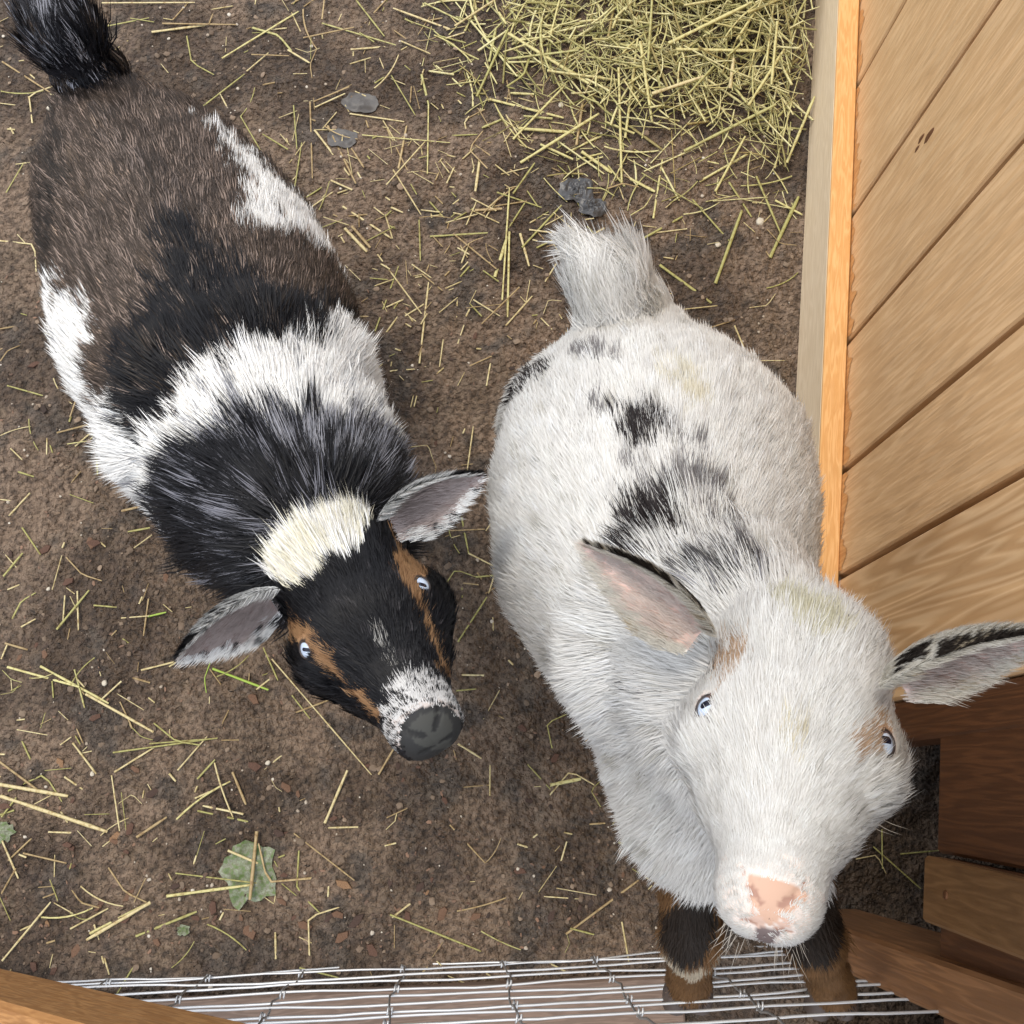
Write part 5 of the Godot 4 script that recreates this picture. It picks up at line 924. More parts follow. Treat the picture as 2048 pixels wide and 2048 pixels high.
func straw_density(x: float, z: float) -> float:
	var d := 0.10
	d += 0.9 * clampf(pile_height(x, z) * 40.0, 0, 1)
	d += 0.85 * exp(-pow((x - 0.02) / 0.26, 2.0) - pow((z + 1.02) / 0.36, 2.0))
	d += 0.35 * exp(-pow((x + 0.35) / 0.3, 2.0) - pow((z + 1.5) / 0.2, 2.0))
	d += 0.3 * exp(-pow((x + 0.55) / 0.2, 2.0) - pow((z - 0.05) / 0.22, 2.0))
	return minf(d, 1.0)

func weather(m: StandardMaterial3D) -> void:
	# brown stains and bleached lengths on old straw
	m.albedo_texture = M.straw_stain
	m.uv1_triplanar = true
	m.uv1_world_triplanar = true
	m.uv1_scale = Vector3(7, 7, 7)

func place_name(p: Vector3) -> String:
	# what a thing on the mud lies next to
	if pile_height(p.x, p.z) > 0.015: return "on the hay heap"
	if p.z > -0.02:
		if p.x < -0.30: return "near the diagonal brace"
		return "near the wire fence" if p.x < 0.25 else "by the shed doorway"
	if p.z < -1.22: return "behind the dark goat's tail" if p.x < -0.45 else ("above the dark goat's rump" if p.x < -0.15 else "left of the hay heap")
	if p.x < -0.52: return "left of the dark goat's flank" if p.z < -0.6 else "at the left edge below the dark goat"
	if p.x < -0.12 and p.z > -0.6: return "left of the dark goat's face" if p.z < -0.3 else "left of the dark goat's nose"
	if p.x < 0.12 and p.z > -0.45: return "below the dark goat's nose" if p.z > -0.22 else "between the two goats' heads"
	if p.z < -0.78: return "right of the dark goat's back" if p.x < 0.12 else "around the white goat's tail"
	return "between the two goats' bodies" if p.x < 0.3 else "between white goat and plank wall"

func place_stalk(kinds: Array, a: Vector3, b: Vector3, w: float, m: Material, label: String, group: String) -> void:
	var d := b - a
	var l := d.length()
	var k := rng.randi_range(0, 2)
	if l < 0.09 and rng.randf() < 0.42: k = rng.randi_range(3, 9)
	var bx := d / l
	var bz := bx.cross(Vector3.UP).normalized()
	var by := bz.cross(bx)
	if not label:
		var c: Color = m.albedo_color.srgb_to_linear()
		var tone := "greenish" if c.g > c.r * 0.9 else ("pale" if c.g > 0.4 else "brown")
		label = "%s %s %s lying %s" % [tone, "long" if l > 0.1 else ("short" if l < 0.05 else "medium"), "straight straw stalk" if k < 3 else ("curved straw stalk" if k < 6 else "kinked straw stalk"), place_name((a + b) * 0.5)]
	var o := put(self, "straw_stalk", kinds[k], m, Transform3D(Basis(bx * l, by * (w * 0.7 if k < 3 else l * 0.7), bz * (w if k < 3 else l)), (a + b) * 0.5 + Vector3(0, 0.001, 0)))
	tag(o, label, "straw", "hay stalks on the heap" if label.ends_with("heap") and not label.contains("left of") else "straw stalks scattered on the mud")

# ---------------------------------------------------------------- shed, fence, timbers
func wood(seed_: int, dark: Color, light: Color, grain: Vector3, rough := 0.6, rings := 26.0) -> StandardMaterial3D:
	var stops := []
	var r := RandomNumberGenerator.new()
	r.seed = seed_
	var n := int(rings * 1.8)
	for i in n + 1:
		var t := float(i) / n
		var band := 0.5 + 0.5 * sin(t * rings + seed_)
		band = band * band
		stops.append([t, dark.lerp(light, clampf(0.3 + 0.7 * band + r.randf_range(-0.12, 0.12), 0, 1))])
	var m := mat(Color.WHITE, rough)
	m.albedo_texture = noise_tex(seed_, 0.0045, 4, stops, 1024)
	m.uv1_triplanar = true
	m.uv1_scale = grain
	m.uv1_offset = Vector3(seed_ * 0.37, seed_ * 0.61, seed_ * 0.13)
	m.normal_enabled = true
	m.normal_texture = M.wood_normal
	m.normal_scale = 0.35
	return m

func build_shed() -> void:
	var shed := thing("shed", "plank shed wall of honey stained boards with dark doorway beside white goat", "shed", WALL_O)
	shed.basis = Basis(WALL_N, Vector3.UP, WALL_D)
	var vert := Vector3(6.5, 0.36, 6.5)
	var honey := []
	for k in 5:
		honey.append(wood(100 + k, lin(0.56, 0.34, 0.165), lin(0.68, 0.45, 0.245), vert * [1.0, 1.2, 0.9, 1.1, 1.0][k], 0.5))
	var figured := wood(120, lin(0.46, 0.26, 0.115), lin(0.70, 0.47, 0.26), Vector3(1.5, 0.11, 1.5), 0.5, 70.0)
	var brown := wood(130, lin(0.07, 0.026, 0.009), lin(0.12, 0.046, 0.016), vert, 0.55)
	var pale := wood(140, lin(0.66, 0.51, 0.33), lin(0.78, 0.63, 0.44), Vector3(9, 9, 0.7), 0.7)
	var ledge := wood(150, lin(0.56, 0.28, 0.085), lin(0.70, 0.40, 0.16), Vector3(9, 9, 0.9), 0.5)
	var stained := wood(151, lin(0.44, 0.20, 0.065), lin(0.58, 0.31, 0.12), vert, 0.5)
	# vertical boards
	var top := 1.15
	for i in BOARDS.size() - 1:
		var u0: float = BOARDS[i]
		var u1: float = BOARDS[i + 1]
		var gap := 0.0085
		var b := put(shed, "board", chamfer_box(Vector3(0.02, top, u1 - u0 - gap), 0.0025, 0.0006), honey[(i * 2) % 5] if i < BOARDS.size() - 2 else figured, Transform3D(Basis.IDENTITY, Vector3(0.034 + 0.010 + rng.randf_range(0, 0.0015), top * 0.5 + 0.005, (u0 + u1) * 0.5)))
		if i > 1:
			# orange stain run along the foot of the board, with an uneven upper edge
			var st := SurfaceTool.new()
			st.begin(Mesh.PRIMITIVE_TRIANGLES)
			var half := (u1 - u0 - gap) * 0.5 - 0.003
			var run := FastNoiseLite.new()
			run.seed = 500 + i
			run.frequency = 28.0
			run.fractal_octaves = 4
			var n := 60
			var last := Vector3.ZERO
			for k in n + 1:
				var w := -half + 2.0 * half * k / n
				var hgt := 0.13 - top * 0.5 + maxf(0.0, 0.012 + 0.03 * run.get_noise_1d(w))
				var p := Vector3(-0.0106, hgt, w)
				if k > 0:
					quad(st, Vector3(-0.0106, 0.125 - top * 0.5, last.z), last, p, Vector3(-0.0106, 0.125 - top * 0.5, w))
				last = p
			st.generate_normals()
			put(b, "stain", st.commit(), stained)
		if i == 4:
			# the knot with its two dark eyes
			for kn in [[0.395, 0.012, 0.0], [0.372, 0.008, -0.012], [0.36, 0.006, -0.005]]:
				put(b, "knot", lumpy(7, 0.1, 1.0, 8), M.knot, Transform3D(Basis.from_scale(Vector3(0.003, kn[1] * 2.6, kn[1])), Vector3(-0.0095, kn[0] - top * 0.5, KNOT_U - (u0 + u1) * 0.5 + kn[2])))
	# backing behind the joints, so that the gaps are dark wood
	put(shed, "backing", chamfer_box(Vector3(0.02, top, BOARDS[-1] - BOARDS[0]), 0.002), brown, Transform3D(Basis.IDENTITY, Vector3(0.0655, top * 0.5, (BOARDS[0] + BOARDS[-1]) * 0.5)))
	# base board and its stained upper edge
	var bl: float = BASE_END - BOARDS[0]
	var base := put(shed, "base_board", chamfer_box(Vector3(0.032, 0.128, bl), 0.003), pale, Transform3D(Basis.IDENTITY, Vector3(0.0165, 0.066, BOARDS[0] + bl * 0.5)))
	put(base, "stained_edge", chamfer_box(Vector3(0.0335, 0.006, bl - 0.002), 0.0015), ledge, Transform3D(Basis.IDENTITY, Vector3(0.0, 0.0675, 0)))
	# door jamb, hanging door panel above the opening, batten with a screw
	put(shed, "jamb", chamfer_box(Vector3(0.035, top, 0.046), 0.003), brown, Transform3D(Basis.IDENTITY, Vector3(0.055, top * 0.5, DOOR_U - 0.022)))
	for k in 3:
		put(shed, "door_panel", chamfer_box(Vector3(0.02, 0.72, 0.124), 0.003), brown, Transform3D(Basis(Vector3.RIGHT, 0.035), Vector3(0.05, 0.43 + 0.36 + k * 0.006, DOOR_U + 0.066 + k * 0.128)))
	var bat := put(shed, "batten", chamfer_box(Vector3(0.022, 0.70, 0.062), 0.003), M.batten, Transform3D(Basis(Vector3.RIGHT, 0.05), Vector3(0.028, 0.448 + 0.35, DOOR_U + 0.168)))
	put(bat, "screw", lumpy(2, 0.02, 1.0, 8), M.rust, Transform3D(Basis.from_scale(Vector3(0.004, 0.009, 0.009)), Vector3(-0.0112, -0.30, 0.0)))
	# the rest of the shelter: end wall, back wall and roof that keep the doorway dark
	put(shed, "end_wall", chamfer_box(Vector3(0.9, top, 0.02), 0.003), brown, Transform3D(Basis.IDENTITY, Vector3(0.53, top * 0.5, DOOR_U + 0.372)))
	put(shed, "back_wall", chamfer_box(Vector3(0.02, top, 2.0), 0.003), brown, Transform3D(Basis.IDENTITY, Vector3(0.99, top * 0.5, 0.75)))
	put(shed, "roof", chamfer_box(Vector3(1.06, 0.03, 2.0), 0.004), M.roof, Transform3D(Basis.IDENTITY, Vector3(0.53, top + 0.022, 0.75)))
	put(shed, "porch_roof", chamfer_box(Vector3(0.27, 0.03, 0.62), 0.004), M.roof, Transform3D(Basis.IDENTITY, Vector3(-0.095, top + 0.06, DOOR_U + 0.26)))

	# gate post, corner brace and planks lying outside the wire
	var post := thing("gate_post", "square brown timber post at right end of the wire fence", "post", Vector3(POST[0], 0, POST[2]))
	put(post, "timber", chamfer_box(Vector3(POST[1] - POST[0], 1.1, POST[3] - POST[2]), 0.004, 0.001), wood(160, lin(0.15, 0.066, 0.024), lin(0.27, 0.125, 0.05), vert, 0.55), Transform3D(Basis.IDENTITY, Vector3((POST[1] - POST[0]) * 0.5, 0.55, (POST[3] - POST[2]) * 0.5)))
	var brace := thing("diagonal_brace", "orange brown timber brace crossing left end of the wire fence", "timber", BRACE[0])
	var bx: Vector3 = (BRACE[1] - BRACE[0]).normalized()
	var bzz := FENCE_N
	var byy := bzz.cross(bx).normalized()
	put(brace, "timber", chamfer_box(Vector3(0.95, 0.09, 0.036), 0.005, 0.001), wood(161, lin(0.26, 0.115, 0.035), lin(0.42, 0.21, 0.075), Vector3(0.9, 9, 9), 0.5), Transform3D(Basis(bx, byy, bzz), bx * 0.30 + byy * 0.116 - bzz * 0.022))
	var p1 := put(self, "loose_plank", chamfer_box(Vector3(1.02, 0.022, 0.125), 0.003, 0.002), wood(162, lin(0.14, 0.092, 0.066), lin(0.22, 0.15, 0.11), Vector3(0.9, 9, 9), 0.75), Transform3D(Basis(Vector3.UP, FENCE_YAW), Vector3(-0.20, 0.012, 0.312)))
	tag(p1, "reddish brown plank lying flat just behind the wire fence", "plank")
	var p2 := put(self, "loose_plank", chamfer_box(Vector3(1.3, 0.04, 0.10), 0.003, 0.002), wood(163, lin(0.17, 0.12, 0.065), lin(0.27, 0.19, 0.11), Vector3(0.9, 9, 9), 0.75), Transform3D(Basis(Vector3.UP, FENCE_YAW), Vector3(0.12, 0.022, 0.455)))
	tag(p2, "weathered tan plank outside the fence at the bottom edge", "plank")

func build_fence() -> void:
	var fence := thing("wire_fence", "galvanised woven wire fence at the bottom of the pen", "fence", FENCE_O)
	for i in WIRES.size():
		var path := PackedVector3Array()
		var rad := PackedFloat32Array()
		var n := 46
		var sag := FastNoiseLite.new()
		sag.seed = 300 + i
		sag.frequency = 2.2
		for k in n:
			var u := -0.25 + 1.34 * k / (n - 1)
			var y: float = WIRES[i] + sag.get_noise_1d(u) * 0.008
			if i == 0: y += 0.016 * sin(u * 11.0)
			if i == 1: y -= 0.012 * sin(u * 11.0 + 0.6)
			path.append(FENCE_D * u + Vector3.UP * y + FENCE_N * (sag.get_noise_1d(u + 20.0) * 0.006))
			rad.append(0.0015 if i > 1 else 0.0013)
		put(fence, "wire", tube(path, rad, 6), M.wire)
	for u in STAYS:
		var path := PackedVector3Array()
		var rad := PackedFloat32Array()
		for k in 24:
			var y := 0.012 + 0.68 * k / 23.0
			path.append(FENCE_D * (u + 0.004 * sin(y * 21.0 + u * 40.0)) + Vector3.UP * y + FENCE_N * (0.0035 * cos(y * 64.0)))
			rad.append(0.0013)
		put(fence, "stay", tube(path, rad, 6), M.wire_dull)
		for w in [1, 4, 7, 9]:
			if w >= WIRES.size(): continue
			var c: Vector3 = FENCE_D * u + Vector3.UP * WIRES[w]
			var kp := PackedVector3Array()
			var kr := PackedFloat32Array()
			for k in 13:
				var a := TAU * 1.4 * k / 12.0
				kp.append(c + (Vector3.UP * sin(a) + FENCE_N * cos(a)) * 0.0042 + FENCE_D * (0.006 * (k / 12.0 - 0.5)))
				kr.append(0.0012)
			put(fence, "knot", tube(kp, kr, 5), M.wire)

# ---------------------------------------------------------------- goats
# A body is a field of tapered bones joined by a smooth minimum and meshed as surface nets.
func field_mesh(prims: Array, cuts: Array, cell: float, blend: float) -> Dictionary:
	var lo := Vector3(1e9, 1e9, 1e9)
	var hi := -lo
	for p in prims:
		for k in 2:
			var c: Vector3 = p[k * 2]
			var r: float = p[k * 2 + 1] + blend + cell * 2.0
			lo = lo.min(c - Vector3.ONE * r)
			hi = hi.max(c + Vector3.ONE * r)
	var nx := int((hi.x - lo.x) / cell) + 2
	var ny := int((hi.y - lo.y) / cell) + 2
	var nz := int((hi.z - lo.z) / cell) + 2
	var f := PackedFloat32Array()
	f.resize(nx * ny * nz)
	f.fill(1000.0)
	var all := []
	for p in prims: all.append([p, 1.0])
	for p in cuts: all.append([p, -1.0])
	for item in all:
		var p: Array = item[0]
		var sgn: float = item[1]
		var a: Vector3 = p[0]
		var ra: float = p[1]
		var b: Vector3 = p[2]
		var rb: float = p[3]
		var kb: float = p[5] if p.size() > 5 else blend
		var ba := b - a
		var inv := 1.0 / maxf(ba.length_squared(), 1e-9)
		var m := maxf(ra, rb) + kb + cell * 2.0
		var l := a.min(b) - Vector3.ONE * m
		var h := a.max(b) + Vector3.ONE * m
		var x0 := maxi(0, int((l.x - lo.x) / cell))
		var x1 := mini(nx - 1, int((h.x - lo.x) / cell) + 1)
		var y0 := maxi(0, int((l.y - lo.y) / cell))
		var y1 := mini(ny - 1, int((h.y - lo.y) / cell) + 1)
		var z0 := maxi(0, int((l.z - lo.z) / cell))
		var z1 := mini(nz - 1, int((h.z - lo.z) / cell) + 1)
		for iz in range(z0, z1 + 1):
			for iy in range(y0, y1 + 1):
				var at := (iz * ny + iy) * nx
				for ix in range(x0, x1 + 1):
					var pa := Vector3(lo.x + ix * cell, lo.y + iy * cell, lo.z + iz * cell) - a
					var t := clampf(pa.dot(ba) * inv, 0.0, 1.0)
					var d := (pa - ba * t).length() - (ra + (rb - ra) * t)
					var o := f[at + ix]
					if sgn > 0.0:
						var hh := maxf(kb - absf(o - d), 0.0) / kb
						f[at + ix] = minf(o, d) - hh * hh * kb * 0.25
					else:
						var hh := maxf(kb - absf(o + d), 0.0) / kb
						f[at + ix] = maxf(o, -d) + hh * hh * kb * 0.25
	var verts := PackedVector3Array()
	var norms := PackedVector3Array()
	var idx := PackedInt32Array()
	var cellv := PackedInt32Array()
	cellv.resize(nx * ny * nz)
	cellv.fill(-1)
	var sx := 1
	var sy := nx
	var sz := nx * ny
	for iz in nz - 1:
		for iy in ny - 1:
			var at := (iz * ny + iy) * nx
			for ix in nx - 1:
				var i := at + ix
				var v0 := f[i]
				if v0 > cell * 3.0: continue
				var v1 := f[i + sx]
				var v2 := f[i + sy]
				var v3 := f[i + sx + sy]
				var v4 := f[i + sz]
				var v5 := f[i + sx + sz]
				var v6 := f[i + sy + sz]
				var v7 := f[i + sx + sy + sz]
				var c := int(v0 < 0) + int(v1 < 0) + int(v2 < 0) + int(v3 < 0) + int(v4 < 0) + int(v5 < 0) + int(v6 < 0) + int(v7 < 0)
				if c == 0 or c == 8: continue
				var acc := Vector3.ZERO
				var n := 0
				if (v0 < 0) != (v1 < 0): acc += Vector3(v0 / (v0 - v1), 0, 0); n += 1
				if (v2 < 0) != (v3 < 0): acc += Vector3(v2 / (v2 - v3), 1, 0); n += 1
				if (v4 < 0) != (v5 < 0): acc += Vector3(v4 / (v4 - v5), 0, 1); n += 1
				if (v6 < 0) != (v7 < 0): acc += Vector3(v6 / (v6 - v7), 1, 1); n += 1
				if (v0 < 0) != (v2 < 0): acc += Vector3(0, v0 / (v0 - v2), 0); n += 1
				if (v1 < 0) != (v3 < 0): acc += Vector3(1, v1 / (v1 - v3), 0); n += 1
				if (v4 < 0) != (v6 < 0): acc += Vector3(0, v4 / (v4 - v6), 1); n += 1
				if (v5 < 0) != (v7 < 0): acc += Vector3(1, v5 / (v5 - v7), 1); n += 1
				if (v0 < 0) != (v4 < 0): acc += Vector3(0, 0, v0 / (v0 - v4)); n += 1
				if (v1 < 0) != (v5 < 0): acc += Vector3(1, 0, v1 / (v1 - v5)); n += 1
				if (v2 < 0) != (v6 < 0): acc += Vector3(0, 1, v2 / (v2 - v6)); n += 1
				if (v3 < 0) != (v7 < 0): acc += Vector3(1, 1, v3 / (v3 - v7)); n += 1
				cellv[i] = verts.size()
				verts.append(lo + (Vector3(ix, iy, iz) + acc / n) * cell)
				norms.append(Vector3(v1 + v3 + v5 + v7 - v0 - v2 - v4 - v6, v2 + v3 + v6 + v7 - v0 - v1 - v4 - v5, v4 + v5 + v6 + v7 - v0 - v1 - v2 - v3).normalized())
	for iz in range(1, nz - 1):
		for iy in range(1, ny - 1):
			var at := (iz * ny + iy) * nx
			for ix in range(1, nx - 1):
				var i := at + ix
				if cellv[i] < 0 and f[i] > cell * 3.0: continue
				var s0 := f[i] < 0
				if s0 != (f[i + sx] < 0): net_quad(idx, cellv, i, i - sy, i - sy - sz, i - sz, s0)
				if s0 != (f[i + sy] < 0): net_quad(idx, cellv, i, i - sz, i - sz - sx, i - sx, s0)
				if s0 != (f[i + sz] < 0): net_quad(idx, cellv, i, i - sx, i - sx - sy, i - sy, s0)
	return {"v": verts, "n": norms, "i": idx}

func net_quad(idx: PackedInt32Array, cv: PackedInt32Array, a: int, b: int, c: int, d: int, inside: bool) -> void:
	var q := [cv[a], cv[b], cv[c], cv[d]]
	if q.min() < 0: return
	if inside: idx.append_array([q[0], q[2], q[1], q[0], q[3], q[2]])
	else: idx.append_array([q[0], q[1], q[2], q[0], q[2], q[3]])

func make_tuft(seed_: int, strands: int, spread: float, length: float, width: float, rise: float, clump: float, ticked := 0.0) -> ArrayMesh:
	# hairs root around the origin, run along +z and lie over; +y is off the skin
	var r := RandomNumberGenerator.new()
	r.seed = seed_
	var verts := PackedVector3Array()
	var norms := PackedVector3Array()
	var cols := PackedColorArray()
	var idx := PackedInt32Array()
	for i in strands:
		var root := Vector3(r.randf_range(-1, 1), 0, r.randf_range(-1, 1)) * spread
		var l := length * r.randf_range(0.65, 1.15)
		var tip := Vector3(root.x * clump + r.randf_range(-1, 1) * spread * 0.45, l * rise * r.randf_range(0.6, 1.3), root.z + l)
		var mid := root.lerp(tip, 0.5) + Vector3(r.randf_range(-1, 1) * spread * 0.12, l * rise * 0.28, 0)
		var roll := r.randf_range(-0.9, 0.9)
		var side := Vector3(cos(roll), sin(roll), 0)
		var tone := r.randf_range(0.82, 1.0)
		if ticked > 0.0 and r.randf() > ticked: tone = r.randf_range(0.12, 0.22)   # banded coat: most hairs dark, some pale
		var nn := (Vector3(-sin(roll), cos(roll), 0) * 0.6 + Vector3(0, 1, 0)).normalized()
		var b := verts.size()
		for p in [[root, 0.8], [mid, 1.0], [tip, 0.0]]:
			var w: Vector3 = side * width * 0.5 * p[1]
			var c: Vector3 = p[0]
			verts.append(c - w)
			norms.append(nn)
			cols.append(Color(tone, tone, tone))
			if p[1] > 0.0:
				verts.append(c + w)
				norms.append(nn)
				cols.append(Color(tone, tone, tone))
		idx.append_array([b, b + 1, b + 2, b + 1, b + 3, b + 2, b + 2, b + 3, b + 4])
	return arrays_mesh(verts, norms, idx, cols)

# coat entry: [outline, colour, other colour, share of the other, hair length]
func coat_at(coat: Array, base: Array, p: Vector2, fuzz: float, roll: float) -> Array:
	var q := p + Vector2(rng.randf_range(-fuzz, fuzz), rng.randf_range(-fuzz, fuzz))
	var hit: Array = base
	for e in coat:
		var box: Rect2 = e[5]
		if box.has_point(q) and Geometry2D.is_point_in_polygon(q, e[0]): hit = e
	var c: Color = hit[2] if roll < hit[3] else hit[1]
	return [c, hit[4]]

func grow(called: String, mesh: Mesh, m: Material, parent: Node, buf: PackedFloat32Array) -> void:
	var mm := MultiMesh.new()
	mm.transform_format = MultiMesh.TRANSFORM_3D
	mm.use_colors = true
	mm.mesh = mesh
	mm.instance_count = buf.size() / 16
	mm.buffer = buf
	var o := MultiMeshInstance3D.new()
	o.name = called
	o.multimesh = mm
	o.material_override = m
	parent.add_child(o, true)
	o.set_meta("kind", "stuff")

func push_tuft(buf: PackedFloat32Array, at: Vector3, x: Vector3, y: Vector3, z: Vector3, c: Color) -> void:
	buf.append_array([x.x, y.x, z.x, at.x, x.y, y.y, z.y, at.y, x.z, y.z, z.z, at.z, c.r, c.g, c.b, 1.0])

func fur_over(mesh: Dictionary, flow: PackedVector3Array, len_: PackedFloat32Array, dens: PackedFloat32Array, colour: Callable, wide: float, swirl: float) -> Array:
	var buf := PackedFloat32Array()
	var dark := PackedFloat32Array()
	var flecks := PackedFloat32Array()
	var v: PackedVector3Array = mesh.v
	var n: PackedVector3Array = mesh.n
	var ix: PackedInt32Array = mesh.i
	for t in range(0, ix.size(), 3):
		var a := ix[t]
		var b := ix[t + 1]
		var c := ix[t + 2]
		var ab := v[b] - v[a]
		var ac := v[c] - v[a]
		var want := ab.cross(ac).length() * 0.5 * dens[a]
		var k := int(want)
		if rng.randf() < want - k: k += 1
		for i in k:
			var u := rng.randf()
			var w := rng.randf()
			if u + w > 1.0:
				u = 1.0 - u
				w = 1.0 - w
			var p := v[a] + ab * u + ac * w
			var nn := (n[a] * (1.0 - u - w) + n[b] * u + n[c] * w).normalized()
			var fl := flow[a] * (1.0 - u - w) + flow[b] * u + flow[c] * w
			var cl := p * swirl
			fl += Vector3(clumps.get_noise_3d(cl.x, cl.y, cl.z), clumps.get_noise_3d(cl.x + 70.0, cl.y, cl.z), clumps.get_noise_3d(cl.x, cl.y + 70.0, cl.z)) * 0.3
			fl += Vector3(rng.randfn(0, 0.13), rng.randfn(0, 0.13), rng.randfn(0, 0.13))
			fl -= nn * fl.dot(nn)
			if fl.length_squared() < 1e-6: continue
			fl = fl.normalized()
			var got: Array = colour.call(p)
			if got[1] <= 0.0: continue
			var l: float = len_[a] * got[1] * rng.randf_range(0.75, 1.2) * (1.0 + 0.3 * clumps.get_noise_3d(cl.x, cl.y, cl.z + 70.0))
			if rng.randf() < 0.05: l *= 1.3
			var x := nn.cross(fl)
			var c0: Color = got[0]
			if c0.g > 0.03 and c0.g < 0.09 and rng.randf() < 0.6:   # pale banded hairs over the brown
				var pale := rng.randf_range(2.2, 4.6)
				push_tuft(flecks, p, x * wide, nn * l, fl * l, Color(c0.r * pale, c0.g * pale * 1.03, c0.b * pale * 1.1))
			if c0.g < 0.09: push_tuft(dark, p - nn * 0.001, x * wide, nn * l * rng.randf_range(0.7, 1.3), fl * l, Color(c0.r * 3.6, c0.g * 3.6, c0.b * 3.6))
			else: push_tuft(buf, p - nn * 0.001, x * wide, nn * l * rng.randf_range(0.7, 1.3), fl * l, c0)
	return [buf, dark, flecks]

func vary(c: Color, by: float) -> Color:
	var t := rng.randf_range(1.0 - by, 1.0 + by)
	return Color(minf(c.r * t, 0.92), minf(c.g * t, 0.92), minf(c.b * t, 0.92))

func rects(coat: Array) -> void:
	for e in coat:
		var box := Rect2(e[0][0], Vector2.ZERO)
		for p in e[0]: box = box.expand(p)
		e.append(box)

func build_goat(g: Dictionary) -> void:
	var root := thing("goat", g.label, "goat", g.at, "goats in the pen")
	var o: Vector3 = g.at
	var frame := Basis(g.hx, g.hy, g.hz)
	var horg: Vector3 = g.org
	rects(g.coat)
	rects(g.face)
	var prims: Array = g.prims
	var body := field_mesh(prims, [], 0.010, 0.05)
	var head := field_mesh(HEAD, CUTS, 0.0023, 0.018)
	# body: nearest bone gives the lie of the hair
	var bv: PackedVector3Array = body.v
	var bn: PackedVector3Array = body.n
	var flow := PackedVector3Array()
	var len_ := PackedFloat32Array()
	var dens := PackedFloat32Array()
	var bcol := PackedColorArray()
	var tags := PackedInt32Array()
	for i in bv.size():
		var best := 1e9
		var near: Array = prims[0]
		for p in prims:
			if p[4] == 5: continue   # bones that only shape the back
			var a: Vector3 = p[0]
			var ba: Vector3 = p[2] - a
			var t := clampf((bv[i] - a).dot(ba) / maxf(ba.length_squared(), 1e-9), 0, 1)
			var d: float = (bv[i] - a - ba * t).length() - lerpf(p[1], p[3], t)
			if d < best:
				best = d
				near = p
		var f: Vector3 = p_flow(near, bn[i])
		flow.append(f)
		var tg: int = near[4]
		tags.append(tg)
		len_.append([1.0, 1.45, 0.8, 1.6, 0.55][tg])
		dens.append((72000.0 if bn[i].y > -0.35 else 12000.0) * (1.5 if tg == 3 or tg == 4 else 1.0) * g.thick)
		bcol.append(leg_colour(g, bv[i]) if tg == 4 and bv[i].z > g.leg_from else coat_at(g.coat, g.base, Vector2(bv[i].x, bv[i].z), 0.0, 0.5)[0])
	# head, from its own axes into the world
	var hv: PackedVector3Array = head.v
	var hn: PackedVector3Array = head.n
	var hflow := PackedVector3Array()
	var hlen := PackedFloat32Array()
	var hdens := PackedFloat32Array()
	var hw := {"v": PackedVector3Array(), "n": PackedVector3Array(), "i": head.i}
	var hcol := PackedColorArray()
	for i in hv.size():
		var p := hv[i]
		var fl := Vector3(p.x * 9.0, -1.0, -0.35 if p.z < -0.03 else 0.0)
		if p.z < -0.075: fl = Vector3(p.x * 6.0, -0.5, -1.2)
		hflow.append(frame * fl)
		var e := (Vector3(absf(p.x), p.y, p.z) - EYE).length()
		var l := 0.68
		l *= clampf((0.120 - p.y) / 0.09, 0.30, 1.0)
		if p.y < -0.03: l *= 1.35
		if p.z < -0.06 and p.y < 0.06: l *= 1.5
		l *= clampf((e - 0.010) / 0.014, 0.22, 1.0)
		hlen.append(l)
		hdens.append((0.0 if e < 0.0130 else 250000.0) * (1.0 if p.z > -0.10 else 0.35) * g.thick)
		hw.v.append(frame * p + horg)
		hw.n.append(frame * hn[i])
		var hc: Color = coat_at(g.face, g.face_base, Vector2(p.x, p.y), 0.0, 0.5)[0]
		if hc.g > 0.3: hc = Color(hc.r * 0.78, hc.g * 0.70, hc.b * 0.66)   # pinkish skin under white hair
		if e < 0.0140: hc = g.lid
		if nostril(p, g.hole): hc = g.nostril
		hcol.append(hc)
	# one skin
	var sv := PackedVector3Array()
	var sn := PackedVector3Array()
	var si := PackedInt32Array()
	var sc := PackedColorArray()
	for p in bv: sv.append(p - o)
	sn.append_array(bn)
	si.append_array(body.i)
	sc.append_array(bcol)
	var off := sv.size()
	for p in hw.v: sv.append(p - o)
	sn.append_array(hw.n)
	for k in head.i: si.append(k + off)
	sc.append_array(hcol)
	put(root, "body", arrays_mesh(sv, sn, si, sc), M.skin)
	# coats
	var coat: Array = g.coat
	var base: Array = g.base
	var fb := fur_over({"v": moved(bv, -o), "n": bn, "i": body.i}, flow, len_, dens, func(p: Vector3) -> Array:
		if p.y + o.y < g.leg_top and p.z + o.z > g.leg_from and is_leg(prims, p + o): return [vary(leg_colour(g, p + o), 0.2), 1.0]
		var got := coat_at(coat, base, Vector2(p.x + o.x, p.z + o.z), 0.013, rng.randf())
		return [vary(got[0], 0.13), got[1]], 1.0, 100.0)
	grow("pale_body_hair", fur_mesh, g.fur, root, fb[0])
	grow("dark_body_hair", ticked_mesh, g.fur, root, fb[1])
	if fb[2].size(): grow("flecked_hair", fleck_mesh, g.fur, root, fb[2])
	var inv := frame.inverse()
	var face: Array = g.face
	var face_base: Array = g.face_base
	var fh := fur_over({"v": moved(hw.v, -o), "n": hw.n, "i": head.i}, hflow, hlen, hdens, func(p: Vector3) -> Array:
		var q: Vector3 = inv * (p + o - horg)
		if nostril(q, g.hole): return [Color.BLACK, 0.0]
		var got := coat_at(face, face_base, Vector2(q.x, q.y), 0.0028, rng.randf())
		return [vary(got[0], 0.12), got[1]], 0.55, 160.0)
	grow("pale_head_hair", face_mesh, g.fur, root, fh[0])
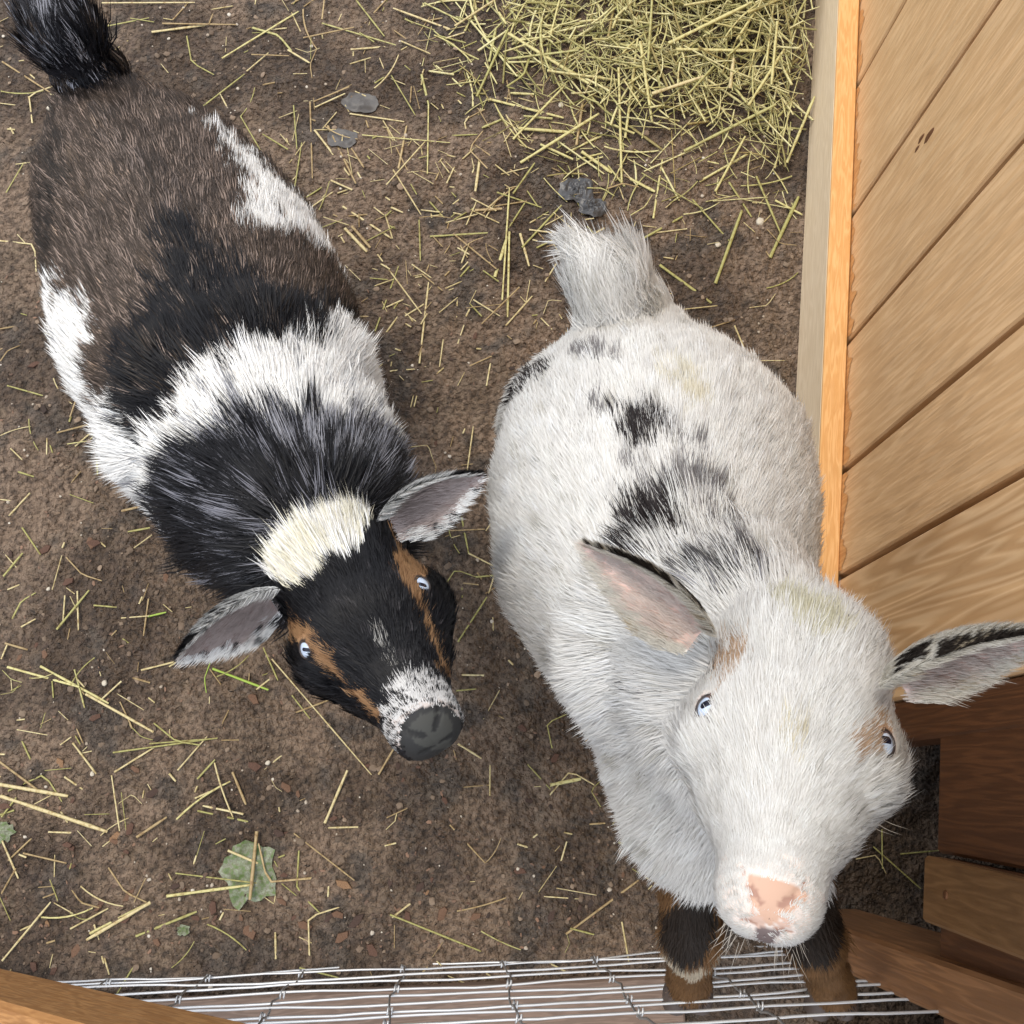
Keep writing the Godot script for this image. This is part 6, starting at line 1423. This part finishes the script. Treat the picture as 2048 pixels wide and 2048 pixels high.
	grow("dark_head_hair", ticked_face, g.fur, root, fh[1])
	print("fur ", fb[0].size() / 16, " ", fb[1].size() / 16, " ", fh[0].size() / 16)
	# eyes
	for s in [-1.0, 1.0]:
		var c := Vector3(EYE.x * s, EYE.y, EYE.z)
		var out := (frame * Vector3(s * 0.66, 0.12, 0.74)).normalized()
		build_eye(root, frame * c + horg - o, out, frame * Vector3(0, 1, 0), g)
	for hf in g.hooves:
		var ha: Vector3 = hf[0] - o
		var hb: Vector3 = hf[1] - o
		put(root, "hoof", tube(PackedVector3Array([ha, ha.lerp(hb, 0.5), hb, hb + (hb - ha) * 0.12]), PackedFloat32Array([0.0125, 0.0145, 0.0135, 0.008]), 12, 1.15), M.hoof)
	# ears
	for e in g.ears: build_ear(root, e, o, g)
	# whiskers
	if g.whiskers:
		var wb := PackedFloat32Array()
		for i in 130:
			var s := -1.0 if rng.randf() < 0.5 else 1.0
			var y := rng.randf_range(0.07, 0.115)
			var p := Vector3(s * rng.randf_range(0.008, 0.022), y, rng.randf_range(-0.075, -0.05))
			if i > 95: p = Vector3(s * rng.randf_range(0.05, 0.062), rng.randf_range(-0.02, 0.03), -0.06)
			var d := (frame * Vector3(p.x * 18.0 + rng.randfn(0, 0.3), 0.55 if i <= 95 else -0.2, -0.8)).normalized()
			var up := d.cross(frame * Vector3(0, 0, 1)).normalized()
			var l := rng.randf_range(0.5, 1.25)
			push_tuft(wb, frame * p + horg - o, up * 0.6, d.cross(up) * l, d * l, Color(0.6, 0.55, 0.48))
		grow("whiskers", M.hair_mesh, g.fur, root, wb)

func moved(v: PackedVector3Array, by: Vector3) -> PackedVector3Array:
	var r := PackedVector3Array()
	for p in v: r.append(p + by)
	return r

func p_flow(p: Array, n: Vector3) -> Vector3:
	var f: Vector3 = p[6]
	var tg: int = p[4]
	if tg <= 1:
		var side := Vector3(n.x, 0, n.z)
		return f + side * 0.35 + Vector3(0, -0.55 * (1.0 - maxf(n.y, 0.0)), 0)
	if tg == 3: return f + n * 0.6
	return f + Vector3(0, -0.4, 0)

func is_leg(prims: Array, p: Vector3) -> bool:
	for q in prims:
		if q[4] != 4 and q[4] != 2: continue
		var a: Vector3 = q[0]
		var ba: Vector3 = q[2] - a
		var t := clampf((p - a).dot(ba) / maxf(ba.length_squared(), 1e-9), 0, 1)
		if (p - a - ba * t).length() - lerpf(q[1], q[3], t) < 0.012: return true
	return false

func leg_colour(g: Dictionary, p: Vector3) -> Color:
	for e in g.leg_marks:
		if ((p - e[0]) / e[1]).length() < 1.0 + rng.randf_range(-0.12, 0.12): return e[2]
	return g.leg

func nostril(p: Vector3, edge: float) -> bool:
	for c in CUTS:
		var a: Vector3 = c[0]
		var ba: Vector3 = c[2] - a
		var t := clampf((p - a).dot(ba) / ba.length_squared(), 0, 1)
		if (p - a - ba * t).length() < c[1] + edge: return true
	return false

func build_eye(root: Node3D, at: Vector3, out: Vector3, nose: Vector3, g: Dictionary) -> void:
	var z := out
	var x := (nose - z * nose.dot(z)).normalized()
	var y := z.cross(x)
	var ball := SphereMesh.new()
	ball.radius = 0.0125
	ball.height = 0.025
	ball.radial_segments = 32
	ball.rings = 16
	var eye := put(root, "eye", ball, M.iris, Transform3D(Basis(x, y, z), at))
	# slit pupil: a rounded bar lying on the ball
	var st := PackedVector3Array()
	var sn := PackedVector3Array()
	var si := PackedInt32Array()
	var look: Vector3 = (eye.transform.basis.inverse() * (g.look - (at + root.position)).normalized())
	look = (look * 0.25 + Vector3(0, 0, 1)).normalized()
	look = (look + Vector3(-g.gaze, 0, 0)).normalized()
	var level: Vector3 = eye.transform.basis.inverse() * CAM_X   # a goat keeps its slit pupils level
	var lx := (level - look * look.dot(level)).normalized()
	var ly := look.cross(lx)
	var nu := 10
	var nv := 4
	for i in nu + 1:
		for j in nv + 1:
			var u := (float(i) / nu * 2.0 - 1.0)
			var w := (float(j) / nv * 2.0 - 1.0) * sqrt(maxf(0.0, 1.0 - pow(absf(u), 5.0)))
			var d: Vector3 = (look + lx * u * 0.40 + ly * w * g.slit).normalized()
			st.append(d * 0.01258)
			sn.append(d)
	for i in nu:
		for j in nv:
			var a := i * (nv + 1) + j
			si.append_array([a, a + 1, a + nv + 1, a + 1, a + nv + 2, a + nv + 1])
	put(eye, "pupil", arrays_mesh(st, sn, si), M.pupil)
	# lids: a hood of skin over the ball, open in an almond with a dark rim
	var path := PackedVector3Array()
	var rad := PackedFloat32Array()
	var lv := PackedVector3Array()
	var lnn := PackedVector3Array()
	var li := PackedInt32Array()
	var n := 32
	for k in n + 1:
		var a := TAU * k / n
		var almond := pow(absf(sin(a)), 1.25) * signf(sin(a))
		var d := Vector3(cos(a) * 0.72, almond * 0.54, 0.78).normalized()
		path.append(d * 0.01275)
		rad.append(0.0011)
		var e := Vector3(cos(a), sin(a), 0.12).normalized()
		for q in 4:
			var m := d.lerp(e, q / 3.0).normalized()
			lv.append(m * (0.0132 if q > 0 else 0.0128))
			lnn.append(m)
	for k in n:
		for q in 3:
			var b := k * 4 + q
			li.append_array([b, b + 4, b + 1, b + 1, b + 4, b + 5])
	put(eye, "eyelid", arrays_mesh(lv, lnn, li), g.lid_mat)
	put(eye, "lid_rim", tube(path, rad, 6), M.rim)

func build_ear(root: Node3D, e: Dictionary, o: Vector3, g: Dictionary) -> void:
	var base: Vector3 = e.base - o
	var tip: Vector3 = e.tip - o
	var ax := tip - base
	var face: Vector3 = (e.face - ax * e.face.dot(ax) / ax.length_squared()).normalized()
	var wide := ax.normalized().cross(face)   # towards the lower edge
	var turned: bool = wide.dot(e.low) < 0
	if turned: wide = -wide
	var nu := 14
	var nv := 10
	var verts := PackedVector3Array()
	var norms := PackedVector3Array()
	var idx := PackedInt32Array()
	var cols := PackedColorArray()
	var flow := PackedVector3Array()
	var ln := PackedFloat32Array()
	var dn := PackedFloat32Array()
	for side in 2:
		for i in nu + 1:
			var t := float(i) / nu
			var prof := pow(sin(PI * pow(clampf(t * 0.96 + 0.03, 0, 1), 0.62)), 0.8)
			prof = maxf(prof, 0.55 * (1.0 - t * 3.0))
			for j in nv + 1:
				var s := float(j) / nv * 2.0 - 1.0
				var half: float = e.width * 0.5 * prof
				var cup: float = half * (0.95 - 0.35 * t) * (s * s)
				var p := base + ax * t + wide * s * half + face * (cup - half * 0.45) + face * sin(t * PI) * -0.004
				var nn := (face - wide * s * 1.3 * (1.0 - 0.3 * t)).normalized()
				var thick := 0.0016 * (1.0 - absf(s) * 0.6)
				verts.append(p + nn * (thick if side == 0 else -thick))
				norms.append(nn if side == 0 else -nn)
				var c: Color = g.ear_in if side == 0 else g.ear_out
				if side == 1:
					for q in g.ear_marks:
						if absf(s - q[0]) < q[1] and t > q[2] and t < q[3]: c = q[4]
				elif absf(s) > 0.86: c = g.ear_out
				cols.append(c)
				flow.append((ax.normalized() + wide * s * 0.35 - (face * 0.0)))
				ln.append((0.42 if side == 1 else 0.62) * (1.0 - 0.35 * t))
				dn.append(200000.0 if side == 1 or absf(s) > 0.8 else 60000.0)
	var row := nv + 1
	var sheet := (nu + 1) * row
	for side in 2:
		for i in nu:
			for j in nv:
				var a := side * sheet + i * row + j
				if (side == 0) != turned: idx.append_array([a, a + row, a + 1, a + 1, a + row, a + row + 1])
				else: idx.append_array([a, a + 1, a + row, a + 1, a + row + 1, a + row])
	for i in nu:   # close the rim
		for j in [0, nv]:
			var a: int = i * row + j
			idx.append_array([a, a + row, a + sheet, a + row, a + row + sheet, a + sheet])
	var ear := put(root, "ear", arrays_mesh(verts, norms, idx, cols), M.skin)
	var sv := verts
	var near := cols
	var fb := PackedFloat32Array()
	for t in range(0, idx.size(), 3):
		var a := idx[t]
		var area := (verts[idx[t + 1]] - verts[a]).cross(verts[idx[t + 2]] - verts[a]).length() * 0.5
		var want: float = area * dn[a] * g.thick
		var k := int(want)
		if rng.randf() < want - k: k += 1
		for q in k:
			var u := rng.randf()
			var w := rng.randf()
			if u + w > 1.0:
				u = 1.0 - u
				w = 1.0 - w
			var p := verts[a] * (1.0 - u - w) + verts[idx[t + 1]] * u + verts[idx[t + 2]] * w
			var nn := norms[a]
			var fl := flow[a] + Vector3(rng.randfn(0, 0.14), rng.randfn(0, 0.14), rng.randfn(0, 0.14))
			fl = (fl - nn * fl.dot(nn)).normalized()
			var c: Color = cols[a]
			if c == g.ear_in: c = g.ear_in.lerp(g.ear_hair, 0.75)
			elif rng.randf() < g.ear_mix: c = g.ear_other
			var l := ln[a] * rng.randf_range(0.7, 1.2)
			push_tuft(fb, p, nn.cross(fl) * 0.4, nn * l * 0.8, fl * l, vary(c, 0.15))
	grow("ear_hair", face_mesh, g.fur, ear, fb)

func build_scraps() -> void:
	# flattened green leaf, dark scraps
	for s in SCRAPS:
		var st := SurfaceTool.new()
		st.begin(Mesh.PRIMITIVE_TRIANGLES)
		var n := 12
		var nz := FastNoiseLite.new()
		nz.seed = int(s[6])
		nz.frequency = 0.9
		var grid := []
		for i in n + 1:
			var rr := float(i) / n
			var ring := []
			for k in 28:
				var a := TAU * k / 28.0
				var rag := 1.0 if s[4] == "leaf" else 0.45
				var edge := 1.0 + rag * 0.5 * nz.get_noise_2d(cos(a) * 1.5, sin(a) * 1.5) + rag * 0.22 * nz.get_noise_2d(cos(a) * 5.0 + 9.0, sin(a) * 5.0)
				var x: float = s[0] + cos(a) * s[2] * rr * edge
				var z: float = s[1] + sin(a) * s[3] * rr * edge
				var y: float = soil(x, z) + 0.003 + s[5] * (0.5 + nz.get_noise_2d(x * 160.0, z * 160.0)) * (1.0 - rr * 0.6)
				ring.append(Vector3(x, y, z))
			grid.append(ring)
		for i in n:
			for k in 28:
				quad(st, grid[i][k], grid[i + 1][k], grid[i + 1][(k + 1) % 28], grid[i][(k + 1) % 28])
		st.generate_normals()
		var o := put(self, s[7], st.commit(), M[s[4]])
		tag(o, s[8], s[9])

func build_materials() -> void:
	M.wood_normal = normal_tex(31, 0.02, 4, 5.0, 512)
	M.bark_normal = normal_tex(32, 0.05, 4, 8.0, 256)
	M.straw_stain = noise_tex(33, 0.03, 3, [[0.0, Color(0.6, 0.5, 0.4)], [0.3, Color(0.86, 0.82, 0.74)], [0.45, Color(0.97, 0.97, 0.95)], [1.0, Color(1, 1, 1)]], 512)
	M.bark_tone = noise_tex(34, 0.04, 4, [[0.0, Color(0.45, 0.4, 0.38)], [0.5, Color(0.8, 0.76, 0.72)], [1.0, Color(1, 1, 1)]], 256)
	M.knot = mat(lin(0.13, 0.05, 0.018), 0.6)
	M.batten = wood(131, lin(0.12, 0.056, 0.018), lin(0.18, 0.09, 0.033), Vector3(5.5, 0.55, 5.5), 0.55)
	M.rust = mat(lin(0.16, 0.07, 0.03), 0.5)
	M.rust.metallic = 0.6
	M.roof = mat(lin(0.2, 0.2, 0.21), 0.7)
	M.wire = mat(lin(0.56, 0.56, 0.56), 0.42)
	M.wire.metallic = 0.55
	M.wire_dull = mat(lin(0.3, 0.29, 0.28), 0.5)
	M.wire_dull.metallic = 0.6
	M.iris = mat(lin(0.52, 0.62, 0.78), 0.12)
	M.iris.clearcoat_enabled = true
	M.iris.clearcoat = 1.0
	M.iris.clearcoat_roughness = 0.03
	M.hoof = mat(lin(0.06, 0.042, 0.034), 0.5)
	M.rim = mat(lin(0.03, 0.02, 0.018), 0.4)
	M.pupil = mat(lin(0.006, 0.008, 0.02), 0.08)
	M.skin = mat(Color.WHITE, 0.75)
	M.skin.vertex_color_use_as_albedo = true
	M.white_fur = mat(Color.WHITE, 0.6)
	M.white_fur.vertex_color_use_as_albedo = true
	M.white_fur.backlight_enabled = true
	M.white_fur.backlight = Color(0.9, 0.9, 0.9)
	M.dark_fur = mat(Color.WHITE, 0.55)
	M.dark_fur.metallic_specular = 0.35
	M.dark_fur.vertex_color_use_as_albedo = true
	M.dark_fur.backlight_enabled = true
	M.dark_fur.backlight = Color(0.35, 0.35, 0.35)
	M.leaf = mat(Color.WHITE, 0.6)
	M.leaf.albedo_texture = noise_tex(51, 0.03, 5, [[0.0, lin(0.05, 0.09, 0.02)], [0.35, lin(0.10, 0.16, 0.04)], [0.45, lin(0.13, 0.13, 0.08)], [0.52, lin(0.21, 0.245, 0.17)], [0.60, lin(0.13, 0.125, 0.08)], [0.7, lin(0.26, 0.285, 0.22)], [1.0, lin(0.12, 0.17, 0.05)]], 512)
	M.leaf.uv1_triplanar = true
	M.leaf.uv1_scale = Vector3(6, 6, 6)
	M.scrap = mat(lin(0.055, 0.055, 0.058), 0.4)
	M.damp = mat(lin(0.085, 0.078, 0.073), 0.55)
	fur_mesh = make_tuft(11, 20, 0.0062, 0.021, 0.00085, 0.42, 0.75)
	ticked_mesh = make_tuft(14, 22, 0.0064, 0.021, 0.0008, 0.42, 0.75, 0.16)
	fleck_mesh = make_tuft(16, 3, 0.006, 0.022, 0.0011, 0.5, 0.6)
	ticked_face = make_tuft(15, 18, 0.0064, 0.019, 0.0011, 0.34, 0.8, 0.12)
	face_mesh = make_tuft(12, 18, 0.0064, 0.019, 0.0011, 0.34, 0.8)
	M.hair_mesh = make_tuft(13, 1, 0.0, 0.03, 0.0005, 0.2, 1.0)

func build_goats() -> void:
	for g in GOATS:
		g = g.duplicate(true)
		g.fur = M[g.fur]
		g.lid_mat = mat(g.hood.linear_to_srgb(), 0.6)
		build_goat(g)

func _ready() -> void:
	rng.seed = 4
	lump.seed = 12
	lump.frequency = 0.045
	lump.fractal_octaves = 3
	fine.seed = 13
	fine.frequency = 0.28
	fine.fractal_octaves = 3
	clumps.seed = 21
	clumps.frequency = 0.45
	clumps.fractal_octaves = 2
	# camera
	var cam := Camera3D.new()
	cam.fov = CAM_FOV
	cam.near = 0.02
	cam.far = 120.0
	add_child(cam)
	cam.transform = Transform3D(Basis(CAM_X, CAM_Y, CAM_Z), Vector3(0, 1.5, 0))
	cam.current = true
	# overcast sky
	var env := Environment.new()
	env.background_mode = Environment.BG_SKY
	env.tonemap_mode = Environment.TONE_MAPPER_LINEAR
	env.tonemap_exposure = EXPOSURE
	env.sdfgi_enabled = true
	env.ssao_enabled = true
	env.ssil_enabled = true
	var sm := ProceduralSkyMaterial.new()
	sm.sky_top_color = Color(0.93, 0.955, 1.0)
	sm.sky_horizon_color = Color(0.80, 0.82, 0.85)
	sm.ground_bottom_color = Color(0.25, 0.22, 0.19)
	sm.ground_horizon_color = Color(0.6, 0.6, 0.6)
	sm.sky_curve = 0.25
	sm.sun_angle_max = 1.0
	var sky := Sky.new()
	sky.sky_material = sm
	env.sky = sky
	var we := WorldEnvironment.new()
	we.environment = env
	add_child(we)
	var sun := DirectionalLight3D.new()
	sun.light_energy = 0.4
	sun.light_angular_distance = 14.0
	sun.light_color = Color(1.0, 0.96, 0.9)
	sun.shadow_enabled = true
	add_child(sun)
	sun.look_at_from_position(Vector3(-0.9, 3.0, -0.6), Vector3.ZERO, Vector3.UP)
	build_materials()
	build_ground()
	build_shed()
	build_fence()
	build_goats()
	build_litter()
	build_scraps()
